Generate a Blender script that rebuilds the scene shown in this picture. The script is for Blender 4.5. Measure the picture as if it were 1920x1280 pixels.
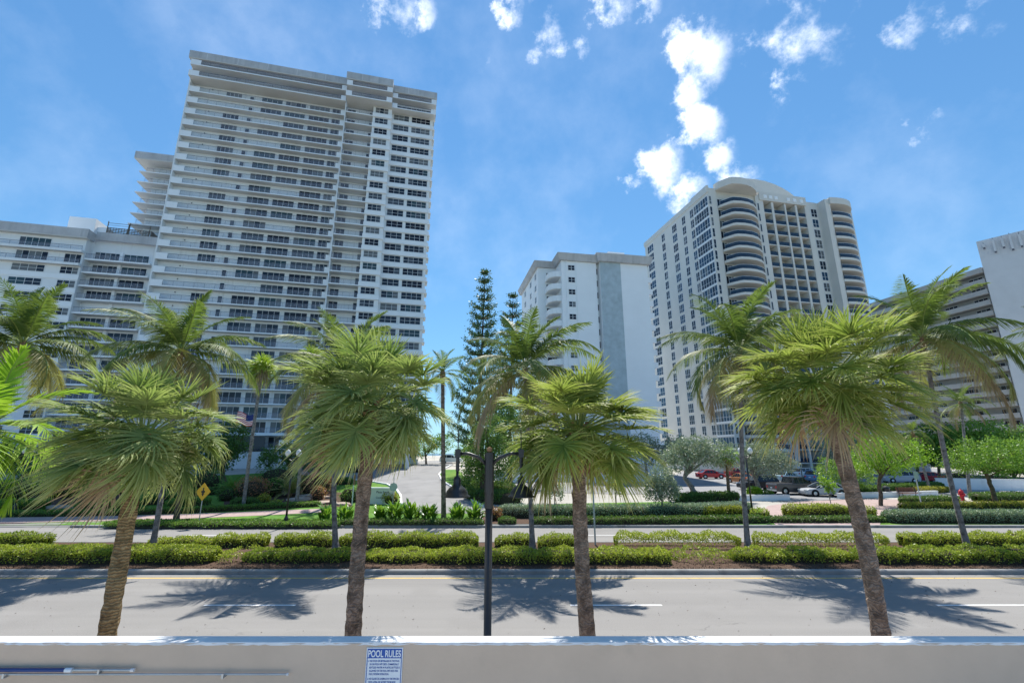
import bpy, bmesh, math, random
import numpy as np
from mathutils import Vector, Matrix

for o in list(bpy.data.objects):
    bpy.data.objects.remove(o, do_unlink=True)
SC = bpy.context.scene
COL = SC.collection
R = math.radians
RNG = random.Random(7)
NR = np.random.default_rng(11)

# ------------------------------------------------------------------ camera
EYE, PITCH, FPX = 4.9, R(13.8), 853.0
cam = bpy.data.cameras.new('camera')
cam.lens = 16.0; cam.sensor_width = 36.0; cam.clip_start = 0.05; cam.clip_end = 20000
camo = bpy.data.objects.new('camera', cam); COL.objects.link(camo)
camo.location = (0, 0, EYE); camo.rotation_euler = (R(90) + PITCH, 0, 0)
SC.camera = camo
SC.render.resolution_x, SC.render.resolution_y = 1024, 682

# ------------------------------------------------------------------ world, sun, exposure
SUN_EL = R(59)
SKY_TINT = (.52, .85, 1.10)
SKY_STRENGTH, EXPOSURE, SUN_STRENGTH = 0.108, 1.14, 3.5
world = bpy.data.worlds.new('World'); SC.world = world; world.use_nodes = True
wn, wl = world.node_tree.nodes, world.node_tree.links
wn.clear()
def pix_dir(px, py):
    u, w = (px - 960) / FPX, (640 - py) / FPX
    s, c = math.sin(PITCH), math.cos(PITCH)
    return Vector((u, c - w * s, s + w * c))
def build_sky():
    out = wn.new('ShaderNodeOutputWorld'); bg = wn.new('ShaderNodeBackground')
    sky = wn.new('ShaderNodeTexSky'); sky.sky_type = 'NISHITA'; sky.sun_disc = False
    sky.sun_elevation = SUN_EL; sky.sun_rotation = 0.0
    sky.air_density = 1.0; sky.dust_density = 0.0; sky.ozone_density = 3.0; sky.altitude = 0
    tc = wn.new('ShaderNodeTexCoord')
    nrm = wn.new('ShaderNodeVectorMath'); nrm.operation = 'NORMALIZE'; wl.new(tc.outputs['Generated'], nrm.inputs[0])
    # warp the direction a little so that cloud edges fray
    n1 = wn.new('ShaderNodeTexNoise'); n1.inputs['Scale'].default_value = 13; n1.inputs['Detail'].default_value = 10; n1.inputs['Roughness'].default_value = .64
    wl.new(nrm.outputs[0], n1.inputs['Vector'])
    n2 = wn.new('ShaderNodeTexNoise'); n2.inputs['Scale'].default_value = 3.2; n2.inputs['Detail'].default_value = 8; n2.inputs['Roughness'].default_value = .6
    wl.new(nrm.outputs[0], n2.inputs['Vector'])
    off = wn.new('ShaderNodeVectorMath'); off.operation = 'SUBTRACT'; off.inputs[1].default_value = (.5, .5, .5)
    wl.new(n1.outputs['Color'], off.inputs[0])
    sc_ = wn.new('ShaderNodeVectorMath'); sc_.operation = 'SCALE'; sc_.inputs['Scale'].default_value = .11
    wl.new(off.outputs[0], sc_.inputs[0])
    wp = wn.new('ShaderNodeVectorMath'); wp.operation = 'ADD'
    wl.new(nrm.outputs[0], wp.inputs[0]); wl.new(sc_.outputs[0], wp.inputs[1])
    # separate fair-weather clouds: (direction px, py, angular radius, density)
    blobs = [(1300, 105, .085, 1.0), (1285, 165, .06, .9), (1315, 235, .06, 1.0), (1350, 285, .045, .8),
             (1235, 325, .07, 1.0), (1290, 352, .06, .9), (1385, 345, .05, .6), (1195, 345, .03, .6),
             (1020, 60, .06, .62), (1090, 90, .035, .55), (1060, 95, .03, .45), (740, 15, .06, .66), (795, 25, .035, .66), (960, 8, .03, .7),
             (1150, 0, .05, .75), (1220, 5, .03, .6), (1500, 45, .085, .52), (1520, 10, .05, .5), (1480, 155, .032, .62), (1700, 55, .04, .48),
             (908, 110, .03, .42), (1738, 236, .03, .34), (1840, 15, .05, .4),
             (200, -300, .16, .8), (1000, -500, .2, .7), (1900, -250, .15, .8)]
    acc = None
    for px, py, r, d in blobs:
        r *= 1.1 if d > .79 else 1.4
        v = pix_dir(px, py).normalized()
        ds = wn.new('ShaderNodeVectorMath'); ds.operation = 'DISTANCE'; ds.inputs[1].default_value = v
        wl.new(wp.outputs[0], ds.inputs[0])
        mr = wn.new('ShaderNodeMapRange'); mr.interpolation_type = 'SMOOTHSTEP'
        mr.inputs['From Min'].default_value = r; mr.inputs['From Max'].default_value = r * .05
        mr.inputs['To Min'].default_value = 0; mr.inputs['To Max'].default_value = d
        wl.new(ds.outputs['Value'], mr.inputs['Value'])
        if acc is None: acc = mr.outputs[0]
        else:
            mx = wn.new('ShaderNodeMath'); mx.operation = 'MAXIMUM'
            wl.new(acc, mx.inputs[0]); wl.new(mr.outputs[0], mx.inputs[1]); acc = mx.outputs[0]
    ns = wn.new('ShaderNodeMath'); ns.operation = 'MULTIPLY_ADD'; ns.inputs[1].default_value = 2.6; ns.inputs[2].default_value = -1.36
    wl.new(n1.outputs['Fac'], ns.inputs[0])
    sm = wn.new('ShaderNodeMath'); sm.operation = 'ADD'; wl.new(acc, sm.inputs[0]); wl.new(ns.outputs[0], sm.inputs[1])
    dn = wn.new('ShaderNodeMapRange'); dn.interpolation_type = 'SMOOTHSTEP'
    dn.inputs['From Min'].default_value = .12; dn.inputs['From Max'].default_value = 1.25
    wl.new(sm.outputs[0], dn.inputs['Value'])
    # thin high veil everywhere
    vl = wn.new('ShaderNodeMapRange'); vl.inputs['From Min'].default_value = .45; vl.inputs['From Max'].default_value = .8
    vl.inputs['To Max'].default_value = .13; wl.new(n2.outputs['Fac'], vl.inputs['Value'])
    gt = wn.new('ShaderNodeMath'); gt.operation = 'MULTIPLY'; gt.use_clamp = True; gt.inputs[1].default_value = 5; wl.new(acc, gt.inputs[0])
    dg = wn.new('ShaderNodeMath'); dg.operation = 'MULTIPLY'; wl.new(gt.outputs[0], dg.inputs[0]); wl.new(dn.outputs[0], dg.inputs[1])
    mxx = wn.new('ShaderNodeMath'); mxx.operation = 'MAXIMUM'; wl.new(dg.outputs[0], mxx.inputs[0]); wl.new(vl.outputs[0], mxx.inputs[1])
    mix = wn.new('ShaderNodeMix'); mix.data_type = 'RGBA'
    # soften the glow round the sun: c / (1 + c / 9), then the deep blue of clear tropical air
    dv = wn.new('ShaderNodeVectorMath'); dv.operation = 'MULTIPLY_ADD'; dv.inputs[1].default_value = (1 / 9,) * 3; dv.inputs[2].default_value = (1, 1, 1)
    wl.new(sky.outputs[0], dv.inputs[0])
    dd = wn.new('ShaderNodeVectorMath'); dd.operation = 'DIVIDE'; wl.new(sky.outputs[0], dd.inputs[0]); wl.new(dv.outputs[0], dd.inputs[1])
    tn = wn.new('ShaderNodeVectorMath'); tn.operation = 'MULTIPLY'; tn.inputs[1].default_value = SKY_TINT; wl.new(dd.outputs[0], tn.inputs[0])
    wl.new(mxx.outputs[0], mix.inputs['Factor']); wl.new(tn.outputs[0], mix.inputs['A'])
    cl = wn.new('ShaderNodeMix'); cl.data_type = 'RGBA'; cl.inputs['A'].default_value = (4.6, 5.2, 6.0, 1); cl.inputs['B'].default_value = (8.0, 8.2, 8.5, 1)
    sh = wn.new('ShaderNodeMapRange'); sh.inputs['From Min'].default_value = .36; sh.inputs['From Max'].default_value = .56; wl.new(n1.outputs['Fac'], sh.inputs['Value'])
    wl.new(sh.outputs[0], cl.inputs['Factor']); wl.new(cl.outputs['Result'], mix.inputs['B'])
    wl.new(mix.outputs['Result'], bg.inputs['Color']); bg.inputs['Strength'].default_value = SKY_STRENGTH
    wl.new(bg.outputs[0], out.inputs['Surface'])
build_sky()
sun = bpy.data.lights.new('sun', 'SUN'); sun.energy = SUN_STRENGTH; sun.angle = R(.53); sun.color = (1, .955, .88)
suno = bpy.data.objects.new('sun', sun); COL.objects.link(suno)
suno.rotation_euler = (-(R(90) - SUN_EL), 0, 0); suno.location = (0, 60, 120)
SC.view_settings.view_transform = 'Standard'; SC.view_settings.look = 'None'
SC.view_settings.exposure = EXPOSURE; SC.view_settings.gamma = 1
SC.render.engine = 'CYCLES'
SC.cycles.max_bounces = 7; SC.cycles.diffuse_bounces = 4; SC.cycles.transparent_max_bounces = 12; SC.cycles.transmission_bounces = 2; SC.cycles.glossy_bounces = 2

# ------------------------------------------------------------------ placing helpers
def smooth(a, b, x):
    t = max(0.0, min(1.0, (x - a) / (b - a))); return t * t * (3 - 2 * t)
def hz(x, y):
    """height of the land"""
    if y < 33.25: return -.04
    a = .045 + (.012 - .045) * smooth(2, 16, x)
    return .13 + a * max(0, min(y, 130) - 38)
def pt(px, py, Y):
    d = pix_dir(px, py); return Vector((d.x / d.y * Y, Y, EYE + d.z / d.y * Y))
def gnd(px, py, add=0.0):
    d = pix_dir(px, py); a, b = d.x / d.y, d.z / d.y
    lo, hi = 5.0, 140.0
    for _ in range(50):
        m = (lo + hi) / 2
        if EYE + b * m > hz(a * m, m): lo = m
        else: hi = m
    return Vector((a * lo, lo, hz(a * lo, lo) + add))

# ------------------------------------------------------------------ object helpers
def tag(o, label=None, cat=None, group=None, kind=None):
    if label: o['label'] = label
    if cat: o['category'] = cat
    if group: o['group'] = group
    if kind: o['kind'] = kind
    return o
def empty(name, loc, rz=0.0):
    o = bpy.data.objects.new(name, None); COL.objects.link(o); o.empty_display_size = .2
    o.location = loc; o.rotation_euler = (0, 0, rz); return o
def link(name, me, parent=None, loc=(0, 0, 0), rz=0.0):
    o = bpy.data.objects.new(name, me); COL.objects.link(o); o.parent = parent
    o.location = loc; o.rotation_euler = (0, 0, rz); return o
class MB:
    def __init__(s): s.v, s.f, s.m = [], [], []
    def add(s, vs, fs, m=0):
        b = len(s.v); s.v += [tuple(q) for q in vs]; s.f += [tuple(i + b for i in f) for f in fs]; s.m += [m] * len(fs); return s
    def box(s, x0, x1, y0, y1, z0, z1, m=0):
        return s.add([(x0, y0, z0), (x1, y0, z0), (x1, y1, z0), (x0, y1, z0), (x0, y0, z1), (x1, y0, z1), (x1, y1, z1), (x0, y1, z1)],
                     [(0, 3, 2, 1), (4, 5, 6, 7), (0, 1, 5, 4), (1, 2, 6, 5), (2, 3, 7, 6), (3, 0, 4, 7)], m)
    def quad(s, a, b, c, d, m=0): return s.add([a, b, c, d], [(0, 1, 2, 3)], m)
    def tube(s, path, rad, n=8, m=0, cap=True, jit=0.0):
        path = [Vector(p) for p in path]; vs = []
        for i, p in enumerate(path):
            t = (path[min(i + 1, len(path) - 1)] - path[max(i - 1, 0)]).normalized()
            a = Vector((1, 0, 0)) if abs(t.x) < .8 else Vector((0, 1, 0))
            u = t.cross(a).normalized(); w = t.cross(u)
            r = rad[i] if hasattr(rad, '__len__') else rad
            for k in range(n):
                q = 2 * math.pi * k / n; rr = r * (1 + jit * (RNG.random() - .5))
                vs.append(p + (u * math.cos(q) + w * math.sin(q)) * rr)
        fs = []
        for i in range(len(path) - 1):
            for k in range(n):
                a, b = i * n + k, i * n + (k + 1) % n
                fs.append((a, a + n, b + n, b))
        if cap: fs += [tuple(range(n)), tuple((len(path) - 1) * n + k for k in reversed(range(n)))]
        return s.add(vs, fs, m)
    def prism(s, poly, z0, z1, m=0):
        n = len(poly); vs = [(x, y, z0) for x, y in poly] + [(x, y, z1) for x, y in poly]
        fs = [tuple(reversed(range(n))), tuple(range(n, 2 * n))] + [(i, (i + 1) % n, n + (i + 1) % n, n + i) for i in range(n)]
        return s.add(vs, fs, m)
    def lathe(s, prof, n=20, c=(0, 0, 0), axis='z', m=0):
        vs = []
        for r, z in prof:
            for k in range(n):
                q = 2 * math.pi * k / n
                if axis == 'z': vs.append((c[0] + r * math.cos(q), c[1] + r * math.sin(q), c[2] + z))
                else: vs.append((c[0] + r * math.cos(q), c[1] + z, c[2] + r * math.sin(q)))
        fs = [(i * n + k, i * n + (k + 1) % n, (i + 1) * n + (k + 1) % n, (i + 1) * n + k) for i in range(len(prof) - 1) for k in range(n)]
        return s.add(vs, fs, m)
    def mesh(s, name, mats, sm=False):
        me = bpy.data.meshes.new(name); me.from_pydata(s.v, [], s.f)
        for q in (mats if isinstance(mats, (list, tuple)) else [mats]): me.materials.append(q)
        me.polygons.foreach_set('material_index', s.m)
        if sm: me.polygons.foreach_set('use_smooth', [True] * len(s.f))
        me.update(); return me
    def build(s, name, mats, parent=None, sm=False, loc=(0, 0, 0), rz=0.0):
        return link(name, s.mesh(name, mats, sm), parent, loc, rz)
def np_mesh(name, V, F, mats, tip=None, rnd=None, mi=None):
    me = bpy.data.meshes.new(name); V = np.asarray(V, np.float32); F = np.asarray(F, np.int32)
    me.vertices.add(len(V)); me.vertices.foreach_set('co', V.ravel())
    me.loops.add(F.size); me.loops.foreach_set('vertex_index', F.ravel())
    me.polygons.add(len(F)); me.polygons.foreach_set('loop_start', np.arange(0, F.size, F.shape[1], dtype=np.int32))
    for q in (mats if isinstance(mats, (list, tuple)) else [mats]): me.materials.append(q)
    if mi is not None: me.polygons.foreach_set('material_index', np.asarray(mi, np.int32))
    me.update(calc_edges=True)
    if tip is not None:
        a = me.attributes.new('tip', 'FLOAT', 'POINT'); a.data.foreach_set('value', np.asarray(tip, np.float32))
    if rnd is not None:
        a = me.attributes.new('rnd', 'FLOAT', 'FACE'); a.data.foreach_set('value', np.asarray(rnd, np.float32))
    return me

# ------------------------------------------------------------------ materials
def nodes_of(name):
    m = bpy.data.materials.new(name); m.use_nodes = True; nt = m.node_tree; nt.nodes.clear()
    out = nt.nodes.new('ShaderNodeOutputMaterial'); return m, nt, out
def principled(nt, rough, spec, metal=0.0):
    p = nt.nodes.new('ShaderNodeBsdfPrincipled')
    p.inputs['Roughness'].default_value = rough; p.inputs['Specular IOR Level'].default_value = spec; p.inputs['Metallic'].default_value = metal
    return p
def noise_fac(nt, scale, detail=5, vec=None, stretch=None):
    n = nt.nodes.new('ShaderNodeTexNoise'); n.inputs['Scale'].default_value = scale; n.inputs['Detail'].default_value = detail
    n.inputs['Roughness'].default_value = .6
    g = nt.nodes.new('ShaderNodeNewGeometry'); src = g.outputs['Position']
    if stretch:
        mp = nt.nodes.new('ShaderNodeMapping'); mp.inputs['Scale'].default_value = stretch
        nt.links.new(src, mp.inputs['Vector']); src = mp.outputs[0]
    nt.links.new(src, n.inputs['Vector']); return n.outputs['Fac']
def mixc(nt, fac, a, b):
    x = nt.nodes.new('ShaderNodeMix'); x.data_type = 'RGBA'
    if isinstance(fac, float): x.inputs['Factor'].default_value = fac
    else: nt.links.new(fac, x.inputs['Factor'])
    for key, q in (('A', a), ('B', b)):
        if isinstance(q, tuple): x.inputs[key].default_value = (*q[:3], 1)
        else: nt.links.new(q, x.inputs[key])
    return x.outputs['Result']
def ramp(nt, fac, lo, hi):
    r = nt.nodes.new('ShaderNodeMapRange'); r.inputs['From Min'].default_value = lo; r.inputs['From Max'].default_value = hi
    nt.links.new(fac, r.inputs['Value']); return r.outputs[0]
def mat(name, col, rough=.8, spec=.3, var=.12, scale=1.2, bump=0.0, bscale=30, metal=0.0, stain=None, stretch=None, fine=None):
    """painted, mineral or metal surface with mottling, optional stains and fine relief"""
    m, nt, out = nodes_of(name); p = principled(nt, rough, spec, metal)
    a = tuple(max(0, c * (1 - var)) for c in col); b = tuple(min(1, c * (1 + var)) for c in col)
    c = mixc(nt, ramp(nt, noise_fac(nt, scale, 6, stretch=stretch), .3, .7), a, b)
    if fine:
        c = mixc(nt, ramp(nt, noise_fac(nt, fine[0], 3), .35, .65), c, tuple(q * fine[1] for q in col)) if len(fine) < 3 else c
    if stain:
        sc, lo, hi, sc_col, st = stain
        c = mixc(nt, ramp(nt, noise_fac(nt, sc, 7, stretch=st), lo, hi), c, sc_col)
    nt.links.new(c, p.inputs['Base Color'])
    if bump:
        bp = nt.nodes.new('ShaderNodeBump'); bp.inputs['Strength'].default_value = bump; bp.inputs['Distance'].default_value = .02
        nt.links.new(noise_fac(nt, bscale, 5), bp.inputs['Height']); nt.links.new(bp.outputs[0], p.inputs['Normal'])
    nt.links.new(p.outputs[0], out.inputs['Surface']); return m
def leaf(name, c1, c2, tipc=None, trans=.35, rough=.45, spec=.35):
    m, nt, out = nodes_of(name); p = principled(nt, rough, spec)
    at = nt.nodes.new('ShaderNodeAttribute'); at.attribute_name = 'rnd'
    oi = nt.nodes.new('ShaderNodeObjectInfo')
    ad = nt.nodes.new('ShaderNodeMath'); ad.operation = 'MULTIPLY_ADD'; ad.inputs[1].default_value = .55
    nt.links.new(oi.outputs['Random'], ad.inputs[0]); nt.links.new(at.outputs['Fac'], ad.inputs[2])
    c = mixc(nt, ad.outputs[0], c1, c2)
    if tipc:
        tp = nt.nodes.new('ShaderNodeAttribute'); tp.attribute_name = 'tip'
        c = mixc(nt, tp.outputs['Fac'], c, tipc)
    nt.links.new(c, p.inputs['Base Color'])
    tr = nt.nodes.new('ShaderNodeBsdfTranslucent')
    br = mixc(nt, .35, c, (.35, .5, .05)); nt.links.new(br, tr.inputs['Color'])
    mx = nt.nodes.new('ShaderNodeMixShader'); mx.inputs[0].default_value = trans
    nt.links.new(p.outputs[0], mx.inputs[1]); nt.links.new(tr.outputs[0], mx.inputs[2])
    nt.links.new(mx.outputs[0], out.inputs['Surface']); return m
def seethrough(name, col, alpha, rough=.3):
    m, nt, out = nodes_of(name); p = principled(nt, rough, .4); p.inputs['Base Color'].default_value = (*col, 1)
    t = nt.nodes.new('ShaderNodeBsdfTransparent'); mx = nt.nodes.new('ShaderNodeMixShader'); mx.inputs[0].default_value = alpha
    nt.links.new(t.outputs[0], mx.inputs[1]); nt.links.new(p.outputs[0], mx.inputs[2]); nt.links.new(mx.outputs[0], out.inputs['Surface']); return m
def trunkmat(name, c1, c2, band=9.0, dist=5.0, blotch=.45):
    m, nt, out = nodes_of(name); p = principled(nt, .9, .15)
    w = nt.nodes.new('ShaderNodeTexWave'); w.wave_type = 'BANDS'; w.bands_direction = 'Z'; w.inputs['Scale'].default_value = band
    w.inputs['Distortion'].default_value = dist; w.inputs['Detail'].default_value = 4; w.inputs['Detail Scale'].default_value = 2.2
    g = nt.nodes.new('ShaderNodeNewGeometry'); nt.links.new(g.outputs['Position'], w.inputs['Vector'])
    c = mixc(nt, w.outputs['Fac'], c1, c2)
    c = mixc(nt, ramp(nt, noise_fac(nt, 5, 6), .42, .68), c, tuple(q * blotch for q in c1))
    nt.links.new(c, p.inputs['Base Color'])
    bp = nt.nodes.new('ShaderNodeBump'); bp.inputs['Strength'].default_value = .7; bp.inputs['Distance'].default_value = .03
    nt.links.new(w.outputs['Fac'], bp.inputs['Height']); nt.links.new(bp.outputs[0], p.inputs['Normal'])
    nt.links.new(p.outputs[0], out.inputs['Surface']); return m
M = {}
def roadmat(name, col):
    m, nt, out = nodes_of(name); p = principled(nt, .93, .2)
    c = mixc(nt, ramp(nt, noise_fac(nt, 1.0, 5, stretch=(.035, .85, 1)), .3, .7), tuple(q * .80 for q in col), tuple(q * 1.12 for q in col))
    c = mixc(nt, ramp(nt, noise_fac(nt, .45, 6), .52, .75), c, tuple(q * .82 for q in col))
    c = mixc(nt, ramp(nt, noise_fac(nt, 38, 2), .35, .75), c, tuple(q * 1.25 for q in col))
    v = nt.nodes.new('ShaderNodeTexVoronoi'); v.feature = 'DISTANCE_TO_EDGE'; v.inputs['Scale'].default_value = .30
    g = nt.nodes.new('ShaderNodeNewGeometry'); mp = nt.nodes.new('ShaderNodeMapping'); mp.inputs['Scale'].default_value = (.55, 1, 1)
    wz = nt.nodes.new('ShaderNodeTexNoise'); wz.inputs['Scale'].default_value = 1.6; wz.inputs['Detail'].default_value = 5; nt.links.new(g.outputs['Position'], wz.inputs['Vector'])
    ad = nt.nodes.new('ShaderNodeVectorMath'); ad.operation = 'MULTIPLY_ADD'; ad.inputs[1].default_value = (1.1, 1.1, 0)
    nt.links.new(wz.outputs['Color'], ad.inputs[0]); nt.links.new(g.outputs['Position'], ad.inputs[2]); nt.links.new(ad.outputs[0], mp.inputs['Vector']); nt.links.new(mp.outputs[0], v.inputs['Vector'])
    cr = ramp(nt, v.outputs['Distance'], .0065, .0015)
    mk = nt.nodes.new('ShaderNodeMath'); mk.operation = 'MULTIPLY'; nt.links.new(cr, mk.inputs[0]); nt.links.new(ramp(nt, noise_fac(nt, .22, 3), .56, .68), mk.inputs[1])
    c = mixc(nt, mk.outputs[0], c, tuple(q * .62 for q in col))
    nt.links.new(c, p.inputs['Base Color'])
    bp = nt.nodes.new('ShaderNodeBump'); bp.inputs['Strength'].default_value = .25; bp.inputs['Distance'].default_value = .02
    nt.links.new(noise_fac(nt, 60, 5), bp.inputs['Height']); nt.links.new(bp.outputs[0], p.inputs['Normal'])
    nt.links.new(p.outputs[0], out.inputs['Surface']); return m
def defmats():
    drip = (3.0, 1.0, .18)
    M['white'] = mat('white_stucco', (.78, .79, .79), .85, .2, .05, .25, stain=(.35, .56, .8, (.58, .58, .57), drip))
    M['white2'] = mat('bright_white_paint', (.84, .85, .86), .8, .2, .03, .3)
    M['soffit'] = mat('shaded_soffit_paint', (.58, .57, .54), .85, .2, .05, .4)  # darker than the white slabs: underside shade put into the colour
    M['fascia'] = mat('weathered_concrete_fascia', (.50, .49, .49), .9, .2, .14, .35, stain=(.5, .5, .8, (.36, .36, .37), drip))
    M['cream'] = mat('cream_stucco', (.67, .64, .585), .85, .2, .05, .25)
    M['beige'] = mat('beige_soffit', (.62, .55, .47), .85, .2, .05, .4)
    M['greystrip'] = mat('grey_textured_panel', (.42, .49, .52), .9, .2, .14, .8, bump=.3, bscale=6)
    M['panelgrey'] = mat('pale_grey_render', (.66, .65, .65), .9, .2, .05, .3)
    M['frame'] = mat('window_frame', (.72, .73, .74), .5, .4, .03)
    M['rail'] = mat('dark_rail', (.10, .11, .14), .5, .4, .05)
    M['railpanel'] = seethrough('grey_rail_screen', (.42, .44, .52), .14)
    M['blueglass'] = seethrough('blue_rail_glass', (.018, .045, .085), .80, .08)
    gl = [(.012, .016, .028), (.02, .032, .05), (.035, .07, .085), (.07, .085, .105), (.15, .16, .165), (.02, .06, .11)]
    M['glass'] = [mat('window_glass', c, .06, .28, .15, .5) for c in gl]
    M['road'] = roadmat('pale_asphalt', (.215, .207, .197))
    M['drive'] = mat('driveway_concrete', (.25, .245, .24), .93, .2, .08, .35, stain=(.5, .5, .75, (.19, .187, .185), (1, .5, 1)))
    M['deckgrey'] = mat('taupe_deck_paint', (.45, .42, .39), .9, .2, .08, .3)
    M['lot'] = mat('car_park_asphalt', (.24, .24, .243), .93, .2, .08, .3)
    M['kerb'] = mat('kerb_concrete', (.27, .27, .26), .9, .2, .15, 1.5, bump=.2, stain=(1.2, .52, .7, (.16, .16, .16), (1, 1, 1)))
    M['gutter'] = mat('gutter_concrete', (.27, .26, .245), .9, .2, .12, 1.5)
    M['kerbwhite'] = mat('painted_kerb', (.7, .7, .69), .8, .2, .08, 2)
    M['walk'] = mat('sidewalk_concrete', (.42, .41, .39), .9, .2, .1, 1.0)
    M['brick'] = mat('pink_brick_paving', (.36, .27, .25), .9, .2, .15, 2.5)
    M['linewhite'] = mat('road_paint_white', (.74, .74, .73), .8, .2, .1, 6, stain=(14, .6, .75, (.4, .4, .39), (1, 1, 1)))
    M['lineyellow'] = mat('road_paint_yellow', (.66, .45, .12), .8, .2, .12, 4, stain=(10, .55, .75, (.4, .36, .25), (1, 1, 1)))
    M['mulch'] = mat('brown_mulch', (.095, .062, .045), .98, .1, .45, 14, bump=.8, bscale=40)
    M['land'] = mat('sandy_hardstanding', (.38, .36, .32), .95, .15, .15, .2)
    M['grass'] = mat('lawn', (.085, .19, .028), .95, .15, .35, 1.4, bump=.6, bscale=50, stain=(.25, .45, .7, (.14, .22, .035), (1, 1, 1)))
    M['wall'] = mat('pool_wall_render', (.52, .42, .335), .9, .2, .06, 1.3, bump=.22, bscale=18, stain=(2.2, .62, .85, (.44, .36, .29), (1, 1, 1)))
    M['coping'] = mat('wall_top_paint', (.72, .72, .71), .85, .2, .07, 3, bump=.15, bscale=20)
    M['deck'] = mat('pool_deck_finish', (.55, .52, .48), .9, .2, .08, 1)
    M['black'] = mat('black_lamp_paint', (.018, .019, .022), .35, .5, .1)
    M['lampgrey'] = mat('dark_grey_post_paint', (.035, .036, .040), .45, .45, .12, 8)
    M['steel'] = mat('galvanised_steel', (.42, .44, .45), .45, .5, .1, 5, metal=.6)
    M['sabaltrunk'] = trunkmat('sabal_bark', (.22, .16, .125), (.35, .27, .22), 4.2, 14, .4)
    M['sabaltrunk_tan'] = trunkmat('tan_sabal_bark', (.26, .17, .085), (.42, .31, .17), 5.5, 6, .5)
    M['cocotrunk'] = trunkmat('coconut_bark', (.22, .20, .19), (.34, .315, .30), 6)
    M['bark'] = trunkmat('brown_bark', (.13, .09, .065), (.21, .16, .12), 3)
    M['greybark'] = trunkmat('grey_bark', (.24, .215, .20), (.34, .32, .30), 3)
    M['boot'] = mat('old_leaf_boots', (.26, .16, .09), .95, .1, .4, 9, bump=.5)
    M['petiole'] = mat('petiole_green', (.21, .27, .07), .6, .3, .2, 4)
    M['saballeaf'] = leaf('sabal_leaf', (.095, .17, .028), (.32, .37, .085), (.50, .43, .17), .38, .55, .2)
    M['sabalblue'] = leaf('blue_green_sabal_leaf', (.09, .17, .045), (.30, .36, .12), (.48, .44, .20), .38, .55, .2)
    M['cocoleaf'] = leaf('coconut_leaf', (.045, .105, .022), (.12, .18, .045), (.33, .30, .12), .32, .55, .22)
    M['cocoold'] = leaf('yellowing_coconut_leaf', (.22, .23, .06), (.34, .29, .09), (.45, .36, .18), .32)
    M['deadleaf'] = leaf('dead_frond', (.30, .19, .10), (.40, .29, .17), (.42, .31, .2), .15)
    M['limeleaf'] = leaf('lime_palm_leaf', (.16, .34, .015), (.26, .42, .03), (.45, .40, .05), .40)
    M['wash'] = leaf('fan_palm_leaf', (.25, .40, .03), (.40, .50, .06), (.40, .38, .10), .35)
    M['hedgeleaf'] = leaf('hedge_leaf', (.13, .21, .02), (.46, .50, .06), None, .36)
    M['hedgedark'] = leaf('dark_hedge_leaf', (.04, .115, .025), (.10, .20, .045), None, .28)
    M['hedgesilver'] = leaf('silver_hedge_leaf', (.16, .24, .14), (.32, .40, .28), None, .2)
    M['hedgeyellow'] = leaf('yellow_hedge_leaf', (.25, .28, .03), (.45, .38, .06), None, .3)
    M['groundcover'] = leaf('ground_cover_leaf', (.075, .19, .025), (.16, .30, .05), None, .3)
    M['ginger'] = leaf('broad_glossy_leaf', (.06, .19, .012), (.17, .34, .03), None, .35, .3, .5)
    M['croton'] = leaf('copper_leaf', (.28, .075, .04), (.48, .22, .12), None, .3)
    M['limetree'] = leaf('bright_tree_leaf', (.14, .32, .015), (.28, .45, .035), None, .42)
    M['midtree'] = leaf('mid_green_leaf', (.07, .20, .02), (.20, .34, .05), None, .36)
    M['seagrape'] = leaf('sea_grape_leaf', (.05, .15, .02), (.17, .33, .04), None, .3)
    M['darktree'] = leaf('dark_tree_leaf', (.045, .12, .025), (.15, .26, .06), None, .25)
    M['silvertree'] = leaf('silver_buttonwood_leaf', (.17, .22, .16), (.32, .37, .28), None, .2)
    M['pine'] = leaf('araucaria_needle', (.035, .09, .032), (.075, .155, .05), None, .15)
    M['core'] = mat('dark_stem_core', (.05, .045, .03), 1, .05, .3, 6)  # dark stem colour of the opaque core inside hedges and shrubs
    M['sea'] = mat('sea_water', (.02, .10, .15), .45, .3, .1, .02)
    M['rock'] = mat('garden_rock', (.38, .31, .25), .95, .1, .3, 2, bump=.6, bscale=8)
    M['signblue'] = mat('sign_blue_print', (.012, .075, .33), .5, .4, .05)
    M['signwhite'] = mat('sign_white_plastic', (.62, .68, .74), .5, .4, .03)
    M['signyellow'] = mat('sign_yellow_film', (.75, .42, .02), .5, .4, .06)
    M['signgrey'] = mat('sign_back_metal', (.40, .45, .42), .5, .4, .1, 6)
    M['pole_blue'] = mat('blue_pole', (.01, .035, .16), .35, .5, .1)
    M['redpaint'] = mat('red_paint', (.50, .02, .02), .3, .5, .06)
    M['hydrant'] = mat('hydrant_red', (.48, .02, .035), .5, .4, .1, 6)
    M['tyre'] = mat('tyre_rubber', (.02, .02, .02), .9, .2, .1)
    M['rim'] = mat('alloy_rim', (.55, .56, .58), .3, .5, .05, metal=.7)
    M['cglass'] = mat('car_glass', (.015, .02, .025), .05, .6, .05)
    M['lampglass'] = mat('lamp_globe', (.75, .76, .76), .3, .5, .03)
    M['woodred'] = mat('bench_slats', (.22, .09, .06), .7, .3, .2, 5)
    M['flagred'] = mat('flag_red', (.52, .03, .04), .8, .2, .05)
    M['flagwhite'] = mat('flag_white', (.8, .8, .8), .8, .2, .03)
    M['flagblue'] = mat('flag_blue', (.03, .05, .2), .8, .2, .03)
    M['ink'] = mat('black_lettering', (.03, .03, .03), .6, .3, .02)
    M['blue_cloth'] = mat('blue_cloth', (.04, .2, .5), .8, .2, .1)
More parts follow.
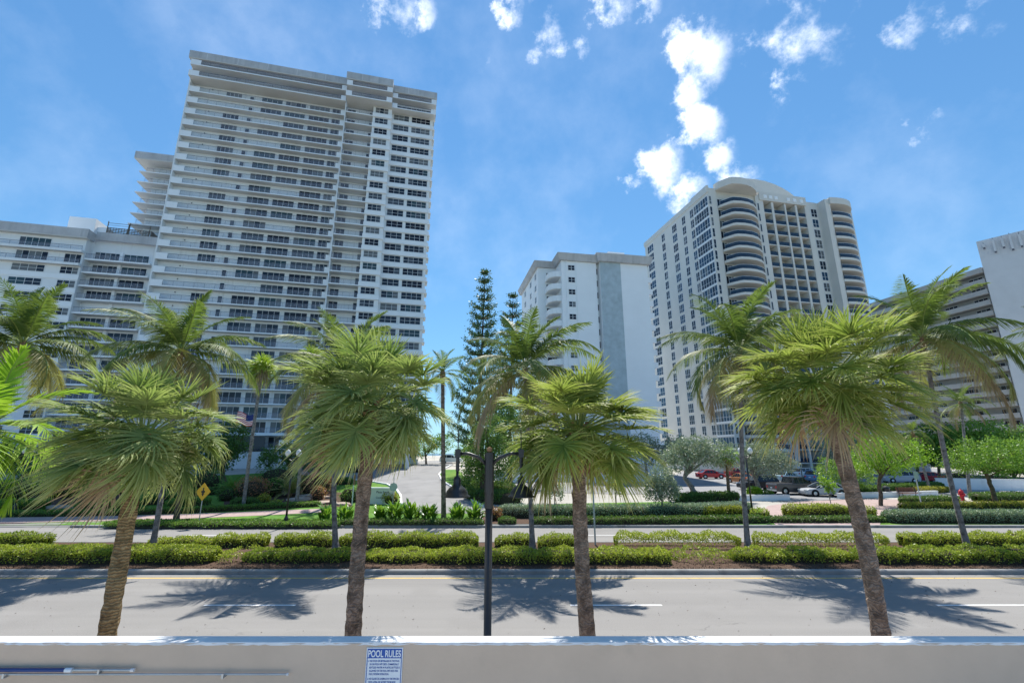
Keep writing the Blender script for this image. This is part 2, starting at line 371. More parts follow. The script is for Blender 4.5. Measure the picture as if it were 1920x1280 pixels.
    M['lattice'] = mat('brown_lattice', (.20, .17, .14), .8, .2, .1, 3)
defmats()
# ================================================================== the setting
def structure(o, label=None):
    o['kind'] = 'structure'
    if label: o['label'] = label
    return o
def make_ground():
    xs = [-600, -300, -200] + list(range(-150, 151, 3)) + [200, 300, 600]
    ys = [-80, 5, 33.24, 33.26, 35.6] + [38 + 3 * i for i in range(32)] + [138, 150]
    V = [(x, y, hz(x, y) if y < 138 else hz(x, y) - (1.0 if y == 138 else 8.0)) for y in ys for x in xs]
    n = len(xs)
    F = [(j * n + i, j * n + i + 1, (j + 1) * n + i + 1, (j + 1) * n + i) for j in range(len(ys) - 1) for i in range(n - 1)]
    structure(link('ground', np_mesh('ground', V, F, M['land'])))
    m = MB(); m.quad((-9000, 128, -.6), (9000, 128, -.6), (9000, 16000, -.6), (-9000, 16000, -.6)); structure(m.build('sea', M['sea']))
make_ground()
def patch(name, poly, off, material, step=3.0, label=None):
    bm = bmesh.new(); vs = [bm.verts.new((p[0], p[1], 0)) for p in poly]; bm.faces.new(vs)
    bmesh.ops.triangulate(bm, faces=bm.faces[:])
    for _ in range(6):
        ed = [e for e in bm.edges if e.calc_length() > step]
        if not ed: break
        bmesh.ops.subdivide_edges(bm, edges=ed, cuts=1)
        bmesh.ops.triangulate(bm, faces=[f for f in bm.faces if len(f.verts) > 3])
    for v in bm.verts: v.co.z = hz(v.co.x, v.co.y) + off
    bmesh.ops.recalc_face_normals(bm, faces=bm.faces[:])
    me = bpy.data.meshes.new(name); bm.to_mesh(me); bm.free(); me.materials.append(material)
    if me.polygons and me.polygons[0].normal.z < 0: me.flip_normals()
    return structure(link(name, me), label)
def slab(name, x0, x1, y0, y1, z0, z1, material):
    m = MB(); m.box(x0, x1, y0, y1, z0, z1); return structure(m.build(name, material))
XL = 170
slab('pool_deck', -30, 30, -6, 6.16, .2, 1.35, M['deck'])
slab('near_sidewalk', -XL, XL, 6.45, 12.85, -.1, .14, M['walk'])
slab('near_road', -XL, XL, 13.1, 20.42, -.2, 0, M['road'])
slab('near_gutter', -XL, XL, 20.425, 20.72, -.2, .004, M['gutter'])
slab('far_road', -XL, XL, 27.3, 33.2, -.2, 0, M['road'])
slab('median', -XL, XL, 20.95, 27.08, -.2, .13, M['mulch'])
def kerb_run(name, y0, y1, z1, x0, x1, step, material):
    root = structure(empty(name, (0, y0, 0)))
    m = MB(); g = .012; w = step - g; d = y1 - y0
    prof = [(0, -.2), (0, z1 - .035), (.035, z1), (d, z1), (d, -.2)]
    for k, x in enumerate((0, w)): m.add([(x, a, b) for a, b in prof], [tuple(range(5)) if k else tuple(reversed(range(5)))])
    m.f += [(i, (i + 1) % 5, 5 + (i + 1) % 5, 5 + i) for i in range(5)]; m.m += [0] * 5
    me = m.mesh('kerb_stone', material)
    x = x0; 
    while x < x1:
        link('kerb_stone', me, root, (x, 0, RNG.uniform(-.004, .004))); x += step
    return root
kerb_run('median_kerb', 20.72, 20.95, .17, -31, 31, 3.05, M['kerb'])
kerb_run('median_rear_kerb', 27.08, 27.3, .15, -42, 42, 6.1, M['kerb'])
kerb_run('far_kerb', 33.0, 33.26, .16, -30, 46, 6.1, M['kerb'])
kerb_run('near_kerb', 12.85, 13.1, .15, -20, 20, 3.05, M['kerb'])
def line(name, x0, x1, y, w, material, z=.004):
    m = MB(); m.quad((x0, y - w / 2, z), (x1, y - w / 2, z), (x1, y + w / 2, z), (x0, y + w / 2, z)); return m.build(name, material)
mk = structure(empty('lane_markings', (0, 16.8, 0)))
for i in range(-3, 4):
    o = line('lane_dash', 0, 3.05, 0, .11, M['linewhite']); o.parent = mk; o.location = (-10.25 + 12.19 * i, 0, 0)
for i in range(-4, 5):
    o = line('lane_dash', 0, 3.05, 0, .11, M['linewhite']); o.parent = mk; o.location = (-8.0 + 12.19 * i, 13.35, 0)
o = line('edge_line', -XL, XL, 0, .11, M['lineyellow']); o.parent = mk; o.location = (0, 3.38, 0)
mh = MB(); mh.lathe([(0.001, .012), (.36, .012), (.38, .004)], 24)
o = structure(mh.build('manhole_cover', M['kerb'], loc=gnd(1506, 1002) + Vector((0, 0, .05))))

G2 = lambda *a: [tuple(gnd(*q)[:2]) for q in a]
patch('side_lane', [(-60, 33.2), (-29.5, 33.2), (-31, 35.0)] + G2((190, 979), (60, 981), (-60, 983)) + [(-60, 39)], .02, M['road'])
patch('far_sidewalk', G2((-60, 971), (150, 968.5), (300, 965), (450, 960), (605, 953.5), (610, 960), (450, 968), (300, 974), (150, 978), (-60, 982)), .03, M['brick'], 2)
patch('lawn', [(-75, 33.3), (-2, 33.3)] + G2((880, 905), (860, 880), (600, 880), (430, 890), (200, 896), (-60, 900)), .012, M['grass'], 3)
patch('right_lawn', [(2, 33.3), (70, 33.3), (70, 37.5)] + G2((1930, 948), (1690, 955), (1440, 955), (1250, 940), (930, 950)), .012, M['grass'], 3)
patch('driveway', G2((770, 962), (752, 946), (750, 930), (742, 918), (726, 909), (700, 904), (650, 898), (560, 890), (560, 876), (700, 868), (846, 862), (850, 872), (832, 880), (823, 890), (829, 902), (860, 921), (905, 951), (925, 963)), .03, M['drive'], 2.5)
patch('mid_driveway', G2((930, 938), (1000, 925), (1240, 925), (1250, 900), (1180, 880), (1010, 880), (960, 905)), .03, M['drive'], 2.5)
patch('plaza_paving', G2((1425, 962), (1440, 948), (1500, 940), (1600, 936), (1720, 936), (1790, 943), (1930, 940), (1930, 946), (1690, 951), (1655, 960), (1650, 984), (1455, 984)), .03, M['brick'], 2.5)
patch('car_park', G2((1225, 934), (1235, 905), (1290, 878), (1400, 870), (1560, 866), (1700, 872), (1935, 896), (1935, 926), (1840, 926), (1760, 926), (1690, 922), (1640, 934), (1560, 937), (1480, 941), (1420, 934), (1330, 932)), .035, M['lot'], 3)
patch('mulch_bed', G2((905, 982), (905, 968), (1000, 966), (1000, 982)), .025, M['mulch'], 2)
patch('garden_bed', G2((420, 950), (420, 925), (520, 910), (660, 925), (660, 950)), .025, M['mulch'], 2)
patch('rear_garden_bed', G2((-40, 950), (-40, 905), (250, 900), (262, 945)), .025, M['mulch'], 2)
def edging(name, pts, w, h, material, label, cat='kerb'):
    m = MB()
    P = [gnd(*p) for p in pts]
    fine = []
    for a, b in zip(P[:-1], P[1:]):
        n = max(1, int((b - a).length / 1.2))
        fine += [a.lerp(b, k / n) for k in range(n)]
    fine.append(P[-1]); vs = []
    for i, p in enumerate(fine):
        t = (fine[min(i + 1, len(fine) - 1)] - fine[max(i - 1, 0)]); t.z = 0; t.normalize(); n = Vector((-t.y, t.x, 0)) * w / 2
        z = hz(p.x, p.y)
        for q, zz in ((p - n, z - .1), (p - n, z + h), (p + n, z + h), (p + n, z - .1)): vs.append((q.x, q.y, zz))
    fs = [(i * 4 + k, i * 4 + (k + 1) % 4, i * 4 + 4 + (k + 1) % 4, i * 4 + 4 + k) for i in range(len(fine) - 1) for k in range(4)]
    fs += [(0, 1, 2, 3), tuple(len(vs) - 1 - k for k in range(4))]
    m.add(vs, fs); return tag(m.build(name, material), label, cat)
for nm, pts, lb in [('drive_kerb', [(752, 946), (751, 930), (743, 918), (726, 908.5), (690, 902), (640, 897)], 'white kerb curving round the lawn on the left of the driveway'),
                    ('drive_kerb', [(846, 872), (832, 880), (823, 890), (829, 902), (860, 921), (905, 951)], 'white kerb sweeping along the right side of the driveway')]:
    structure(edging(nm, pts, .22, .16, M['kerbwhite'], lb))
    bpy.context.view_layer.update()

# ================================================================== pool wall, its sign and poles
WT, WY = 2.7, 6.17
def make_pool_wall():
    root = empty('pool_wall', (0, WY, 1.0))
    tag(root, 'long pale rendered pool wall across the foreground', 'wall')
    m = MB(); m.box(-22, 22, 0, .21, -1, WT - 1 - .012); m.build('wall_body', M['wall'], root)
    # uneven painted top
    xs = np.arange(-22, 22.01, .07); vs, fs = [], []
    for i, x in enumerate(xs):
        e = .003 * math.sin(x * 9) + RNG.uniform(-.004, .004)
        for y, z in ((-.006 + e, WT - 1.028 + RNG.uniform(-.006, .006)), (.004 + e, WT - 1.002), (.02, WT - 1), (.19, WT - 1), (.215, WT - 1.012), (.215, WT - 1.03)):
            vs.append((x, y, z))
    for i in range(len(xs) - 1):
        for k in range(5): fs.append((i * 6 + k, (i + 1) * 6 + k, (i + 1) * 6 + k + 1, i * 6 + k + 1))
    m = MB(); m.add(vs, fs); m.build('coping', M['coping'], root, sm=False)
make_pool_wall()
def text_mesh(name, s, size, material, parent, loc, width=None, align='LEFT', bold=0.0, rot=(R(90), 0, 0)):
    c = bpy.data.curves.new(name, 'FONT'); c.body = s; c.size = size; c.align_x = align; c.extrude = .0006; c.offset = bold
    t = bpy.data.objects.new(name + '_c', c); COL.objects.link(t)
    bpy.context.view_layer.update()
    me = bpy.data.meshes.new_from_object(t.evaluated_get(bpy.context.evaluated_depsgraph_get()))
    bpy.data.objects.remove(t, do_unlink=True)
    me.materials.clear(); me.materials.append(material)
    if width:
        xs = [v.co.x for v in me.vertices]; w = max(xs) - min(xs); k = width / w; x0 = min(xs)
        for v in me.vertices: v.co.x = ((v.co.x - x0) * k) if align == 'LEFT' else v.co.x * k
    o = link(name, me, parent, loc); o.rotation_euler = rot; return o
def make_pool_sign():
    a, b = pt(688, 1213, WY - .012), pt(756, 1213, WY - .012)
    w, h = b.x - a.x, .66
    root = empty('pool_rules_sign', (a.x, WY - .004, a.z - h))
    tag(root, 'blue and white printed pool rules sign fixed to the pool wall', 'sign')
    m = MB(); m.box(0, w, -.006, 0, 0, h); m.build('sign_board', M['signwhite'], root)
    m = MB(); m.box(.012, w - .012, -.009, -.006, h - .112, h - .012)
    m.box(.010, .018, -.009, -.006, .012, h - .112); m.box(w - .018, w - .010, -.009, -.006, .012, h - .112); m.box(.010, w - .010, -.009, -.006, .008, .016)
    m.build('blue_print', M['signblue'], root)
    text_mesh('heading', 'POOL RULES', .10, M['signwhite'], root, (.022, -.0105, h - .097), w - .044, bold=.0022)
    lines = ['1. NO FOOD OR BEVERAGES IN THE POOL', '   OR ON POOL WET DECK. COMMERCIALLY', '   BOTTLED WATER IN PLASTIC BOTTLES IS', '   ALLOWED ON THE POOL WET DECK FOR', '   POOL PATRON HYDRATION.',
             None, '2. NO GLASS OR ANIMALS IN THE FENCED', '   POOL AREA (OR 50 FEET FROM AND', '   FROM UNFENCED POOL).', None, '3. BATHING LOAD:  12  PERSONS.', None, '4. POOL HOURS: DAWN TO DUSK']
    z = h - .150
    for s in lines:
        if s is None: z -= .014; continue
        n = len(s.strip()); ind = .045 if s.startswith(' ') else .028
        text_mesh('rule_text', s.strip(), .027, M['signblue'], root, (ind, -.0085, z), min(w - ind - .03, n * .0106), bold=.0004); z -= .034
make_pool_sign()
def make_pole(label, x0, x1, z, segs):
    root = empty('pool_pole', (x0, WY - .05, z)); tag(root, label, 'pole', 'pool poles hung along the wall')
    for nm, a, b, r, mm in segs:
        m = MB(); m.tube([(a, 0, 0), (b, 0, 0)], r, 12); m.build(nm, mm, root, sm=False)
    for q in (.12 * (x1 - x0), .8 * (x1 - x0)):
        m = MB(); m.box(q - .012, q + .012, -.035, .055, -.032, -.020); m.box(q - .012, q + .012, -.04, -.033, -.03, .02)
        m.build('wall_hook', M['steel'], root)
pa, pb, pc, pd = pt(-60, 1253, WY - .05), pt(123, 1255, WY - .05), pt(136, 1255, WY - .05), pt(252, 1256, WY - .05)
make_pole('telescopic pool pole with dark blue grip at the left end of the wall', pa.x, pd.x, pb.z,
          [('grip_sleeve', 0, pb.x - pa.x, .020, M['pole_blue']), ('locking_collar', pb.x - pa.x, pc.x - pa.x, .024, M['signwhite']), ('shaft', pc.x - pa.x, pd.x - pa.x - .04, .014, M['steel']), ('end_cap', pd.x - pa.x - .04, pd.x - pa.x, .019, M['panelgrey'])])
pe, pf = pt(-60, 1264, WY - .05), pt(541, 1263, WY - .05)
make_pole('long thin grey pool pole hung just under the blue one', pe.x, pf.x, pf.z, [('shaft', 0, pf.x - pe.x - .02, .011, M['steel']), ('end_cap', pf.x - pe.x - .02, pf.x - pe.x, .015, M['panelgrey'])])

# ================================================================== street lamps and signs
def bell_prof(s=1.0):
    return [(q * s, z * s) for q, z in [(.001, .50), (.028, .50), (.03, .40), (.065, .385), (.075, .33), (.075, .25), (.095, .22), (.16, .175), (.21, .11), (.235, .035), (.265, .02), (.27, .0), (.245, -.004), (.225, .03), (.15, .15), (.001, .17)]]
def make_near_lamp():
    b = pt(914, 1190, 8.9); root = empty('street_lamp', (b.x, 8.9, .14))
    tag(root, 'tall black twin street lamp with hanging bell shades beside the pool wall', 'street lamp')
    top = pt(912, 848, 8.9).z - .14
    m = MB(); m.tube([(0, 0, 0), (0, 0, .5), (0, 0, .55), (0, 0, top - 1.0)], [.11, .11, .070, .067], 14); m.build('post', M['lampgrey'], root, sm=True)
    m = MB(); m.tube([(0, 0, top - .72), (0, 0, top)], .088, 8); m.tube([(0, 0, top - 1.0), (0, 0, top - .72)], [.080, .084], 14); m.build('head_casing', M['black'], root)
    m = MB(); m.lathe([(.001, .11), (.045, .085), (.055, .045), (.03, 0), (.001, 0)], 14, (0, 0, top)); m.build('finial', M['boot'], root, sm=True)
    for s in (-1, 1):
        e = .60 * s
        m = MB(); m.tube([(.05 * s, 0, top - .22), (.2 * s, 0, top - .09), (.4 * s, 0, top - .02), (e - .05 * s, 0, top - .02)], [.035, .033, .03, .03], 8); arm = m.build('arm', M['black'], root, sm=True)
        m = MB(); m.box(e - .05, e + .05, -.05, .05, top - .09, top + .06); m.build('bracket', M['black'], arm)
        m = MB(); m.tube([(e, 0, top + .06), (e, 0, top + .42)], .011, 6); m.tube([(e, 0, top - .34), (e, 0, top - .09)], .034, 10); m.build('stem', M['black'], arm)
        m = MB(); m.lathe(bell_prof(.92), 28, (e, 0, top - .80)); m.build('bell_shade', M['black'], root, sm=True)
make_near_lamp()
def far_lamp(px, py, label, twin=True, hgt=4.3):
    g = gnd(px, py); root = empty('globe_street_lamp', g); tag(root, label, 'street lamp', 'globe lamps along the far pavement')
    m = MB(); m.lathe([(.24, 0), (.24, .12), (.17, .2), (.15, .62), (.09, .72), (.075, .8)], 12); m.build('base', M['black'], root)
    m = MB(); m.tube([(0, 0, .75), (0, 0, hgt)], [.07, .05], 10); m.build('post', M['black'], root, sm=True)
    for s in ((-1, 1) if twin else (0,)):
        m = MB(); m.tube([(0, 0, hgt - .2), (.2 * s, 0, hgt - .1), (.38 * s, 0, hgt + .05)], .03, 6); m.lathe([(.05, 0), (.11, .06), (.06, .1)], 10, (.38 * s, 0, hgt + .02)); a = m.build('arm', M['black'], root)
        m = MB(); m.lathe([(.06, .1), (.17, .22), (.19, .36), (.13, .52), (.03, .6), (.001, .64)], 14, (.38 * s, 0, hgt + .02)); m.build('globe', M['lampglass'], root, sm=True)
far_lamp(535, 987, 'black globe lamp on the verge beyond the left part of the road', hgt=4.6)
far_lamp(1412, 972, 'black globe lamp in front of the car park near the leaning silver tree', hgt=4.6)
far_lamp(26, 962, 'black globe lamp at the far left edge among garden shrubs', hgt=4.6)

def post_sign(name, base, hgt, label, r=.03, material=None, group=None):
    root = empty(name, base); tag(root, label, 'sign', group)
    m = MB(); m.tube([(0, 0, 0), (0, 0, hgt)], r, 8); m.build('post', material or M['steel'], root); return root
g = gnd(372, 985); s = post_sign('warning_sign', g, 2.75, 'yellow diamond warning sign with black symbol on a thin post')
m = MB(); m.add([(0, -.04, 1.75), (.52, -.04, 2.35), (0, -.04, 2.95), (-.52, -.04, 2.35), (0, -.03, 1.75), (.52, -.03, 2.35), (0, -.03, 2.95), (-.52, -.03, 2.35)], [(0, 1, 2, 3), (7, 6, 5, 4), (0, 4, 5, 1), (1, 5, 6, 2), (2, 6, 7, 3), (3, 7, 4, 0)]); pl = m.build('sign_plate', M['signyellow'], s)
m = MB(); m.box(-.045, .045, -.045, -.042, 2.08, 2.62); m.box(-.13, .13, -.0455, -.0425, 2.3, 2.42); m.box(-.09, .09, -.046, -.043, 2.18, 2.26); m.build('symbol', M['ink'], pl)
g = gnd(736, 946); s = post_sign('stop_sign', g, 2.6, 'round grey back of a road sign on a post beside the driveway')
m = MB(); m.lathe([(.001, -.03), (.38, -.03), (.38, -.02), (.001, -.02)], 8, (0, 0, 1.55), 'y'); m.build('sign_plate', M['signgrey'], s)
g = Vector((pt(1116, 1016, 26.4).x, 26.4, .13)); s = post_sign('road_sign', g, 4.2, 'thin grey green sign post standing in the median hedge behind the middle palms', .045, M['signgrey'])
m = MB(); m.box(-.3, .3, -.05, -.04, 3.5, 4.2); m.build('sign_plate', M['signgrey'], s)
g = gnd(1792, 952); s = post_sign('slim_marker_post', g, 3.1, 'slim white sign post in the hedge left of the hydrant', .05, M['panelgrey'])
s.location = gnd(1728, 949)
m = MB(); m.box(-.22, .22, -.07, -.055, 2.4, 3.05); m.build('sign_plate', M['signgrey'], s)
g = gnd(660, 947); s = post_sign('garden_marker', g, 2.5, 'pale post with a narrow tan plate on the lawn left of the driveway', .05, M['kerbwhite'])
m = MB(); m.box(-.02, .16, -.07, -.055, 1.75, 2.65); m.build('sign_plate', M['boot'], s)

def make_condo_sign():
    g = gnd(714, 945); root = empty('entrance_sign', g, R(-8)); tag(root, 'low cream entrance sign wall with dark lettering beside the driveway', 'sign')
    w = 2.3
    m = MB(); m.box(-w / 2, w / 2, 0, .3, -.1, 1.35); m.build('sign_wall', M['cream'], root)
    m = MB(); m.box(-w / 2 - .06, w / 2 + .06, -.06, .36, 1.352, 1.46); m.build('cap', M['kerbwhite'], root)
    for s, z, sz in (('Plaza South', .98, .27), ('A', .76, .18), ('Condominium', .52, .22)):
        text_mesh('lettering', s, sz, M['ink'], root, (.12, -.004, z), None, 'CENTER', .004)
make_condo_sign()
def make_flag():
    g = gnd(455, 945); root = empty('flagpole', g); tag(root, 'tall white flagpole on the lawn in front of the tower', 'flagpole')
    m = MB(); m.tube([(0, 0, 0), (0, 0, 8.0)], [.07, .045], 10); m.lathe([(.001, 8.22), (.08, 8.14), (.08, 8.06), (.001, 8.0)], 10); m.build('pole', M['kerbwhite'], root, sm=True)
    zt = pt(462, 776, g.y).z
    f = empty('flag', (g.x - .06, g.y, zt)); tag(f, 'red and white striped flag with blue corner drooping from the flagpole', 'flag')
    W, Hh, nu = 1.75, 1.05, 14
    def P(u, v): return (-W * u * .92, .12 * math.sin(u * 9 + v) * u, -Hh * v + .32 * u * u - .10 * math.sin(u * 6) - .1 * u)
    parts = {}
    for k in range(13):
        m = MB()
        for i in range(nu):
            u0, u1 = i / nu, (i + 1) / nu
            if k < 7 and u1 <= .41: continue
            m.quad(P(u0, k / 13), P(u0, (k + 1) / 13), P(u1, (k + 1) / 13), P(u1, k / 13))
        m.build('stripe', M['flagred'] if k % 2 == 0 else M['flagwhite'], f)
    m = MB()
    for i in range(6):
        for k in range(7):
            u0, u1 = i / nu, min(.43, (i + 1) / nu); m.quad(P(u0, k / 13), P(u0, (k + 1) / 13), P(u1, (k + 1) / 13), P(u1, k / 13))
    m.build('canton', M['flagblue'], f)
make_flag()
# ================================================================== buildings
_wc = {}
def window(parent, x, y, z, w, h, nc, nr, gi, rz=0.0, name='window', fr=.07, split=None):
    k = (round(w, 2), round(h, 2), nc, nr, fr, split)
    if k not in _wc:
        m = MB(); d0, d1 = -.08, .03
        m.box(0, w, d0, d1, 0, fr); m.box(0, w, d0, d1, h - fr, h); m.box(0, fr, d0, d1, fr, h - fr); m.box(w - fr, w, d0, d1, fr, h - fr)
        for i in range(1, nc): q = w * i / nc; m.box(q - fr * .45, q + fr * .45, d0 + .01, d1, fr, h - fr)
        for j in range(1, nr):
            q = h * ((split or j / nr)); m.box(fr, w - fr, d0 + .02, d1, q - fr * .35, q + fr * .35)
        _wc[k] = m.mesh('window', M['frame'])
    va = RNG.randrange(4); gk = ('g', round(w, 2), round(h, 2), nc, gi, va)
    if gk not in _wc:
        m = MB(); n = max(1, nc)
        for i in range(n):     # each pane sits at a slightly different angle
            a, b = w * i / n + .01, w * (i + 1) / n - .01; t = (RNG.random() - .5) * .02
            m.add([(a, -.03 + t, .02), (b, -.03 - t, .02), (b, -.03 - t * .4, h - .02), (a, -.03 + t * .4, h - .02)], [(0, 1, 2, 3)], 0 if RNG.random() < .68 else RNG.choice((1, 2, 3)))
        _wc[gk] = m.mesh('glass', [M['glass'][gi], M['glass'][1], M['glass'][3], M['glass'][4]])
    o = link(name, _wc[k], parent, (x, y, z), rz); link('glass', _wc[gk], o); return o
def meshed(key, fn):
    if key not in _wc: _wc[key] = fn()
    return _wc[key]
def railing_mesh(L, panel, h=1.05, sp=1.9, off=0.0):
    def f():
        m = MB(); m.box(0, L, -.03, .03, h - .05, h)
        n = max(1, int(round(L / sp)))
        for i in range(n + 1):
            x = min(L - .03, L * i / n); m.box(x, x + .035, -.02, .02, 0, h - .05)
        m.box(.02, L - .02, -.006, .006, .08, h - .06, 1)
        return m.mesh('railing', [M['rail'], panel])
    return meshed(('rail', round(L, 2), panel.name, h, sp), f)
def boxmesh(key, x0, x1, y0, y1, z0, z1, material, name):
    def f():
        m = MB(); m.box(x0, x1, y0, y1, z0, z1)
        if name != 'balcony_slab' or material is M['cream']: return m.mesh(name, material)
        m.m[0] = 1; return m.mesh(name, [material, M['soffit']])  # bottom face takes the soffit colour with the shade painted in
    return meshed((key, name, x0, x1, y0, y1, z0, z1), f)
def gpick(w=(5, 5, 4, 3, 2)):
    return RNG.choices(range(len(w)), w)[0]

def main_tower():
    ang = R(13.6); T = empty('apartment_tower', (-71.6, 84.3, 0), ang)
    tag(T, 'tall white apartment tower with long railed balconies and window bays on its right', 'building')
    FH, Z0 = 2.85, 88.3
    m = MB(); m.box(.25, 33.2, 1.45, 22, -1, 90.2); m.box(33.2, 39.3, .7, 21.9, -1, 90.15); m.box(39.3, 43.6, -1.15, 21.8, -1, 85.5); m.box(43.6, 53.4, .25, 21.95, -1, 90.1)
    m.box(0, .25, 0.001, 22.1, -1, 90.18); m.box(33.0, 33.2, -1.4, 1.44, -1, 85.0); m.box(39.3, 43.6, .6, 5, 85.5, 90.1); m.build('wall', M['white'], T)
    for x0, x1, y0, top in ((-.3, 33.0, -1.5, 91.9), (33.0, 43.6, -3.5, 91.95), (43.6, 54.1, -1.9, 91.85)):
        m = MB(); m.box(x0, x1, y0, y0 + .3, 90.2, top); m.box(x0, x0 + .3, y0 + .3, 6, 90.21, top - .01); m.box(x1 - .3, x1, y0 + .3, 6, 90.21, top - .01)
        f = m.build('roof_fascia', M['fascia'], T)
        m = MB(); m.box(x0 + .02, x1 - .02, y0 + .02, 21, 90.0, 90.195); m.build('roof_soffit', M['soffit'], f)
        for q in np.arange(x0 + 3.5, x1 - 1, 6.2):
            m = MB(); m.box(q, q + .09, y0 - .012, y0 + .05, 90.25, top - .05); m.build('joint', M['panelgrey'], f)
    cols = [(7.0, 3.3, 4), (14.4, 4.45, 4), (19.5, 4.45, 4), (24.7, 4.55, 4), (29.8, 2.5, 3)]
    for i in range(31):
        zb = Z0 - FH * i; zt = zb + .25; up = i < 2
        if zb < .6: break
        ya, yb, yc = (-1.5, -3.5, -1.9) if up else (0, -1.4, None)
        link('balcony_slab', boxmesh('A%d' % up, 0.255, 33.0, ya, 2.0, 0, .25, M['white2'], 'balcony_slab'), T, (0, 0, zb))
        link('railing', railing_mesh(29.6, M['railpanel']), T, (2.3, ya + .07, zt))
        for x0, x1 in ((.26, 2.3), (31.9, 32.99)):
            link('parapet', boxmesh('p', 0, x1 - x0, 0, .13, 0, 1.12, M['white2'], 'parapet'), T, (x0, ya + .005, zt))
        closed = RNG.random()
        for ci, (x, w, nc) in enumerate(cols):
            if RNG.random() < .10:
                def sh(w=w):
                    q = MB(); q.box(0, w, -.06, .02, 0, 2.2)
                    for s in np.arange(.1, w, .25): q.box(s, s + .12, -.085, -.055, .03, 2.17)
                    return q.mesh('shutter', M['white'])
                link('shutter', meshed(('sh', w), sh), T, (x, 1.45, zt))
            else:
                window(T, x, 1.45, zt + .02, w, 2.22 if ci else 2.15, nc, 1, gpick((6, 4, 3, 3, 1)))
        window(T, 11.9, 1.45, zt + .02, .9, 1.85, 1, 1, gpick((6, 3)), name='door')
        if RNG.random() < .8:      # ceiling lamp brackets on the back wall
            link('wall_lamp', boxmesh('wl', -.08, .08, -.16, 0, -.1, .1, M['rail'], 'wall_lamp'), T, (4.2, 1.45, zt + 2.0))
        # middle bay
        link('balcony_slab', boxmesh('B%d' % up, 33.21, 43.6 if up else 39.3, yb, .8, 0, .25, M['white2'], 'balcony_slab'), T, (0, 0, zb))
        if up:
            link('railing', railing_mesh(7.8, M['railpanel']), T, (34.6, yb + .07, zt))
            for x in (33.21, 42.3): link('parapet', boxmesh('p', 0, 1.29, 0, .13, 0, 1.12, M['white2'], 'parapet'), T, (x, yb + .005, zt))
            window(T, 36.8, .6, zt + .02, 5.6, 2.2, 5, 1, gpick((6, 3)))
            link('balcony_slab', boxmesh('C', 43.6, 54.0, yc, .8, 0, .25, M['white2'], 'balcony_slab'), T, (0, 0, zb))
            link('railing', railing_mesh(8.0, M['railpanel']), T, (44.8, yc + .07, zt))
            for x in (43.61, 52.8): link('parapet', boxmesh('p', 0, 1.19, 0, .13, 0, 1.12, M['white2'], 'parapet'), T, (x, yc + .005, zt))
            window(T, 44.6, .2, zt + .02, 8.2, 2.2, 7, 1, gpick((6, 3)))
            continue
        link('railing', railing_mesh(5.9, M['railpanel'], sp=1.5), T, (33.3, yb + .07, zt))
        window(T, 33.3, .7, zt + .02, 1.9, 2.2, 2, 1, gpick((6, 3)), name='balcony_door')
        window(T, 38.3, .7, zt + .02, .95, 2.2, 1, 1, gpick((6, 3)), name='balcony_door')
        window(T, 39.8, -1.15, zt + .95, 3.0, 1.55, 3, 2, gpick((4, 4, 3, 4, 2)), split=.48)
        link('spandrel', boxmesh('b2', 39.25, 43.7, -1.5, -1.1, -.02, .95, M['white2'], 'spandrel'), T, (0, 0, zb))
        window(T, 44.0, .25, zt + .92, 3.7, 1.6, 3, 2, gpick((4, 4, 3, 4, 2)), split=.48)
        window(T, 48.3, .25, zt + .92, 4.5, 1.6, 4, 2, gpick((4, 4, 3, 4, 2)), split=.48)
        link('spandrel', boxmesh('c', 43.62, 53.72, -.1, .3, -.02, .95, M['white2'], 'spandrel'), T, (0, 0, zb))
        link('balcony_slab', boxmesh('cs', 53.41, 53.95, .1, 3.0, -.02, .22, M['white2'], 'balcony_slab'), T, (0, 0, zb))
    # entrance canopy whose shade lies on the drive
    m = MB(); m.box(30, 52, -13, -2.5, 6.2, 7.1)
    for x in (31, 41, 51): m.box(x, x + .7, -12.5, -11.8, -1, 6.2)
    m.build('entrance_canopy', M['white'], T)
    m = MB(); m.box(3, 30, -4.5, -1.5, -1, 5.2); m.build('podium_wall', M['panelgrey'], T)
    for k, x in enumerate((4.0, 9.5, 15.0, 20.5)):
        link('podium_opening', boxmesh('po', 0, 4.4, -.05, .05, 0, 2.6, M['glass'][1], 'podium_opening'), T, (x, -1.47, 5.4))
    m = MB(); m.box(3, 30, -1.6, 1.8, 8.2, 8.6); m.build('podium_slab', M['white'], T)
main_tower()

def tower_wing():
    T = empty('rear_tower_wing', (-92.2, 100.2, 0), R(12.5)); tag(T, 'narrow rear wing with stacked balconies showing left of the main tower', 'building')
    m = MB(); m.box(1.6, 24, 1.9, 20, -1, 74); m.build('wall', M['white'], T)
    m = MB(); m.box(-1.6, 24, -1.4, -1.1, 76.1, 77.8); m.box(-1.6, -1.3, -1.1, 12, 76.11, 77.79); f = m.build('roof_fascia', M['fascia'], T)
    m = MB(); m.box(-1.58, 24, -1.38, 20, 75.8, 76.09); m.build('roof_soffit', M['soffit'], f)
    for i in range(12):
        zb = 72.9 - 2.85 * i
        link('balcony_slab', boxmesh('w', -.6, 24, -.3, 16, 0, .25, M['white2'], 'balcony_slab'), T, (0, 0, zb))
        link('railing', railing_mesh(23, M['railpanel'], sp=1.4), T, (.9, -.2, zb + .25))
        link('parapet', boxmesh('wp', 0, 1.2, 0, .12, 0, 1.05, M['white2'], 'parapet'), T, (-.59, 6.5, zb + .25))
        window(T, 5, 1.9, zb + .27, 3.5, 2.2, 3, 1, gpick())
    m = MB(); m.box(1.6, 24, 1.95, 19.9, 74, 75.79); m.build('attic_wall', M['white'], T)
tower_wing()

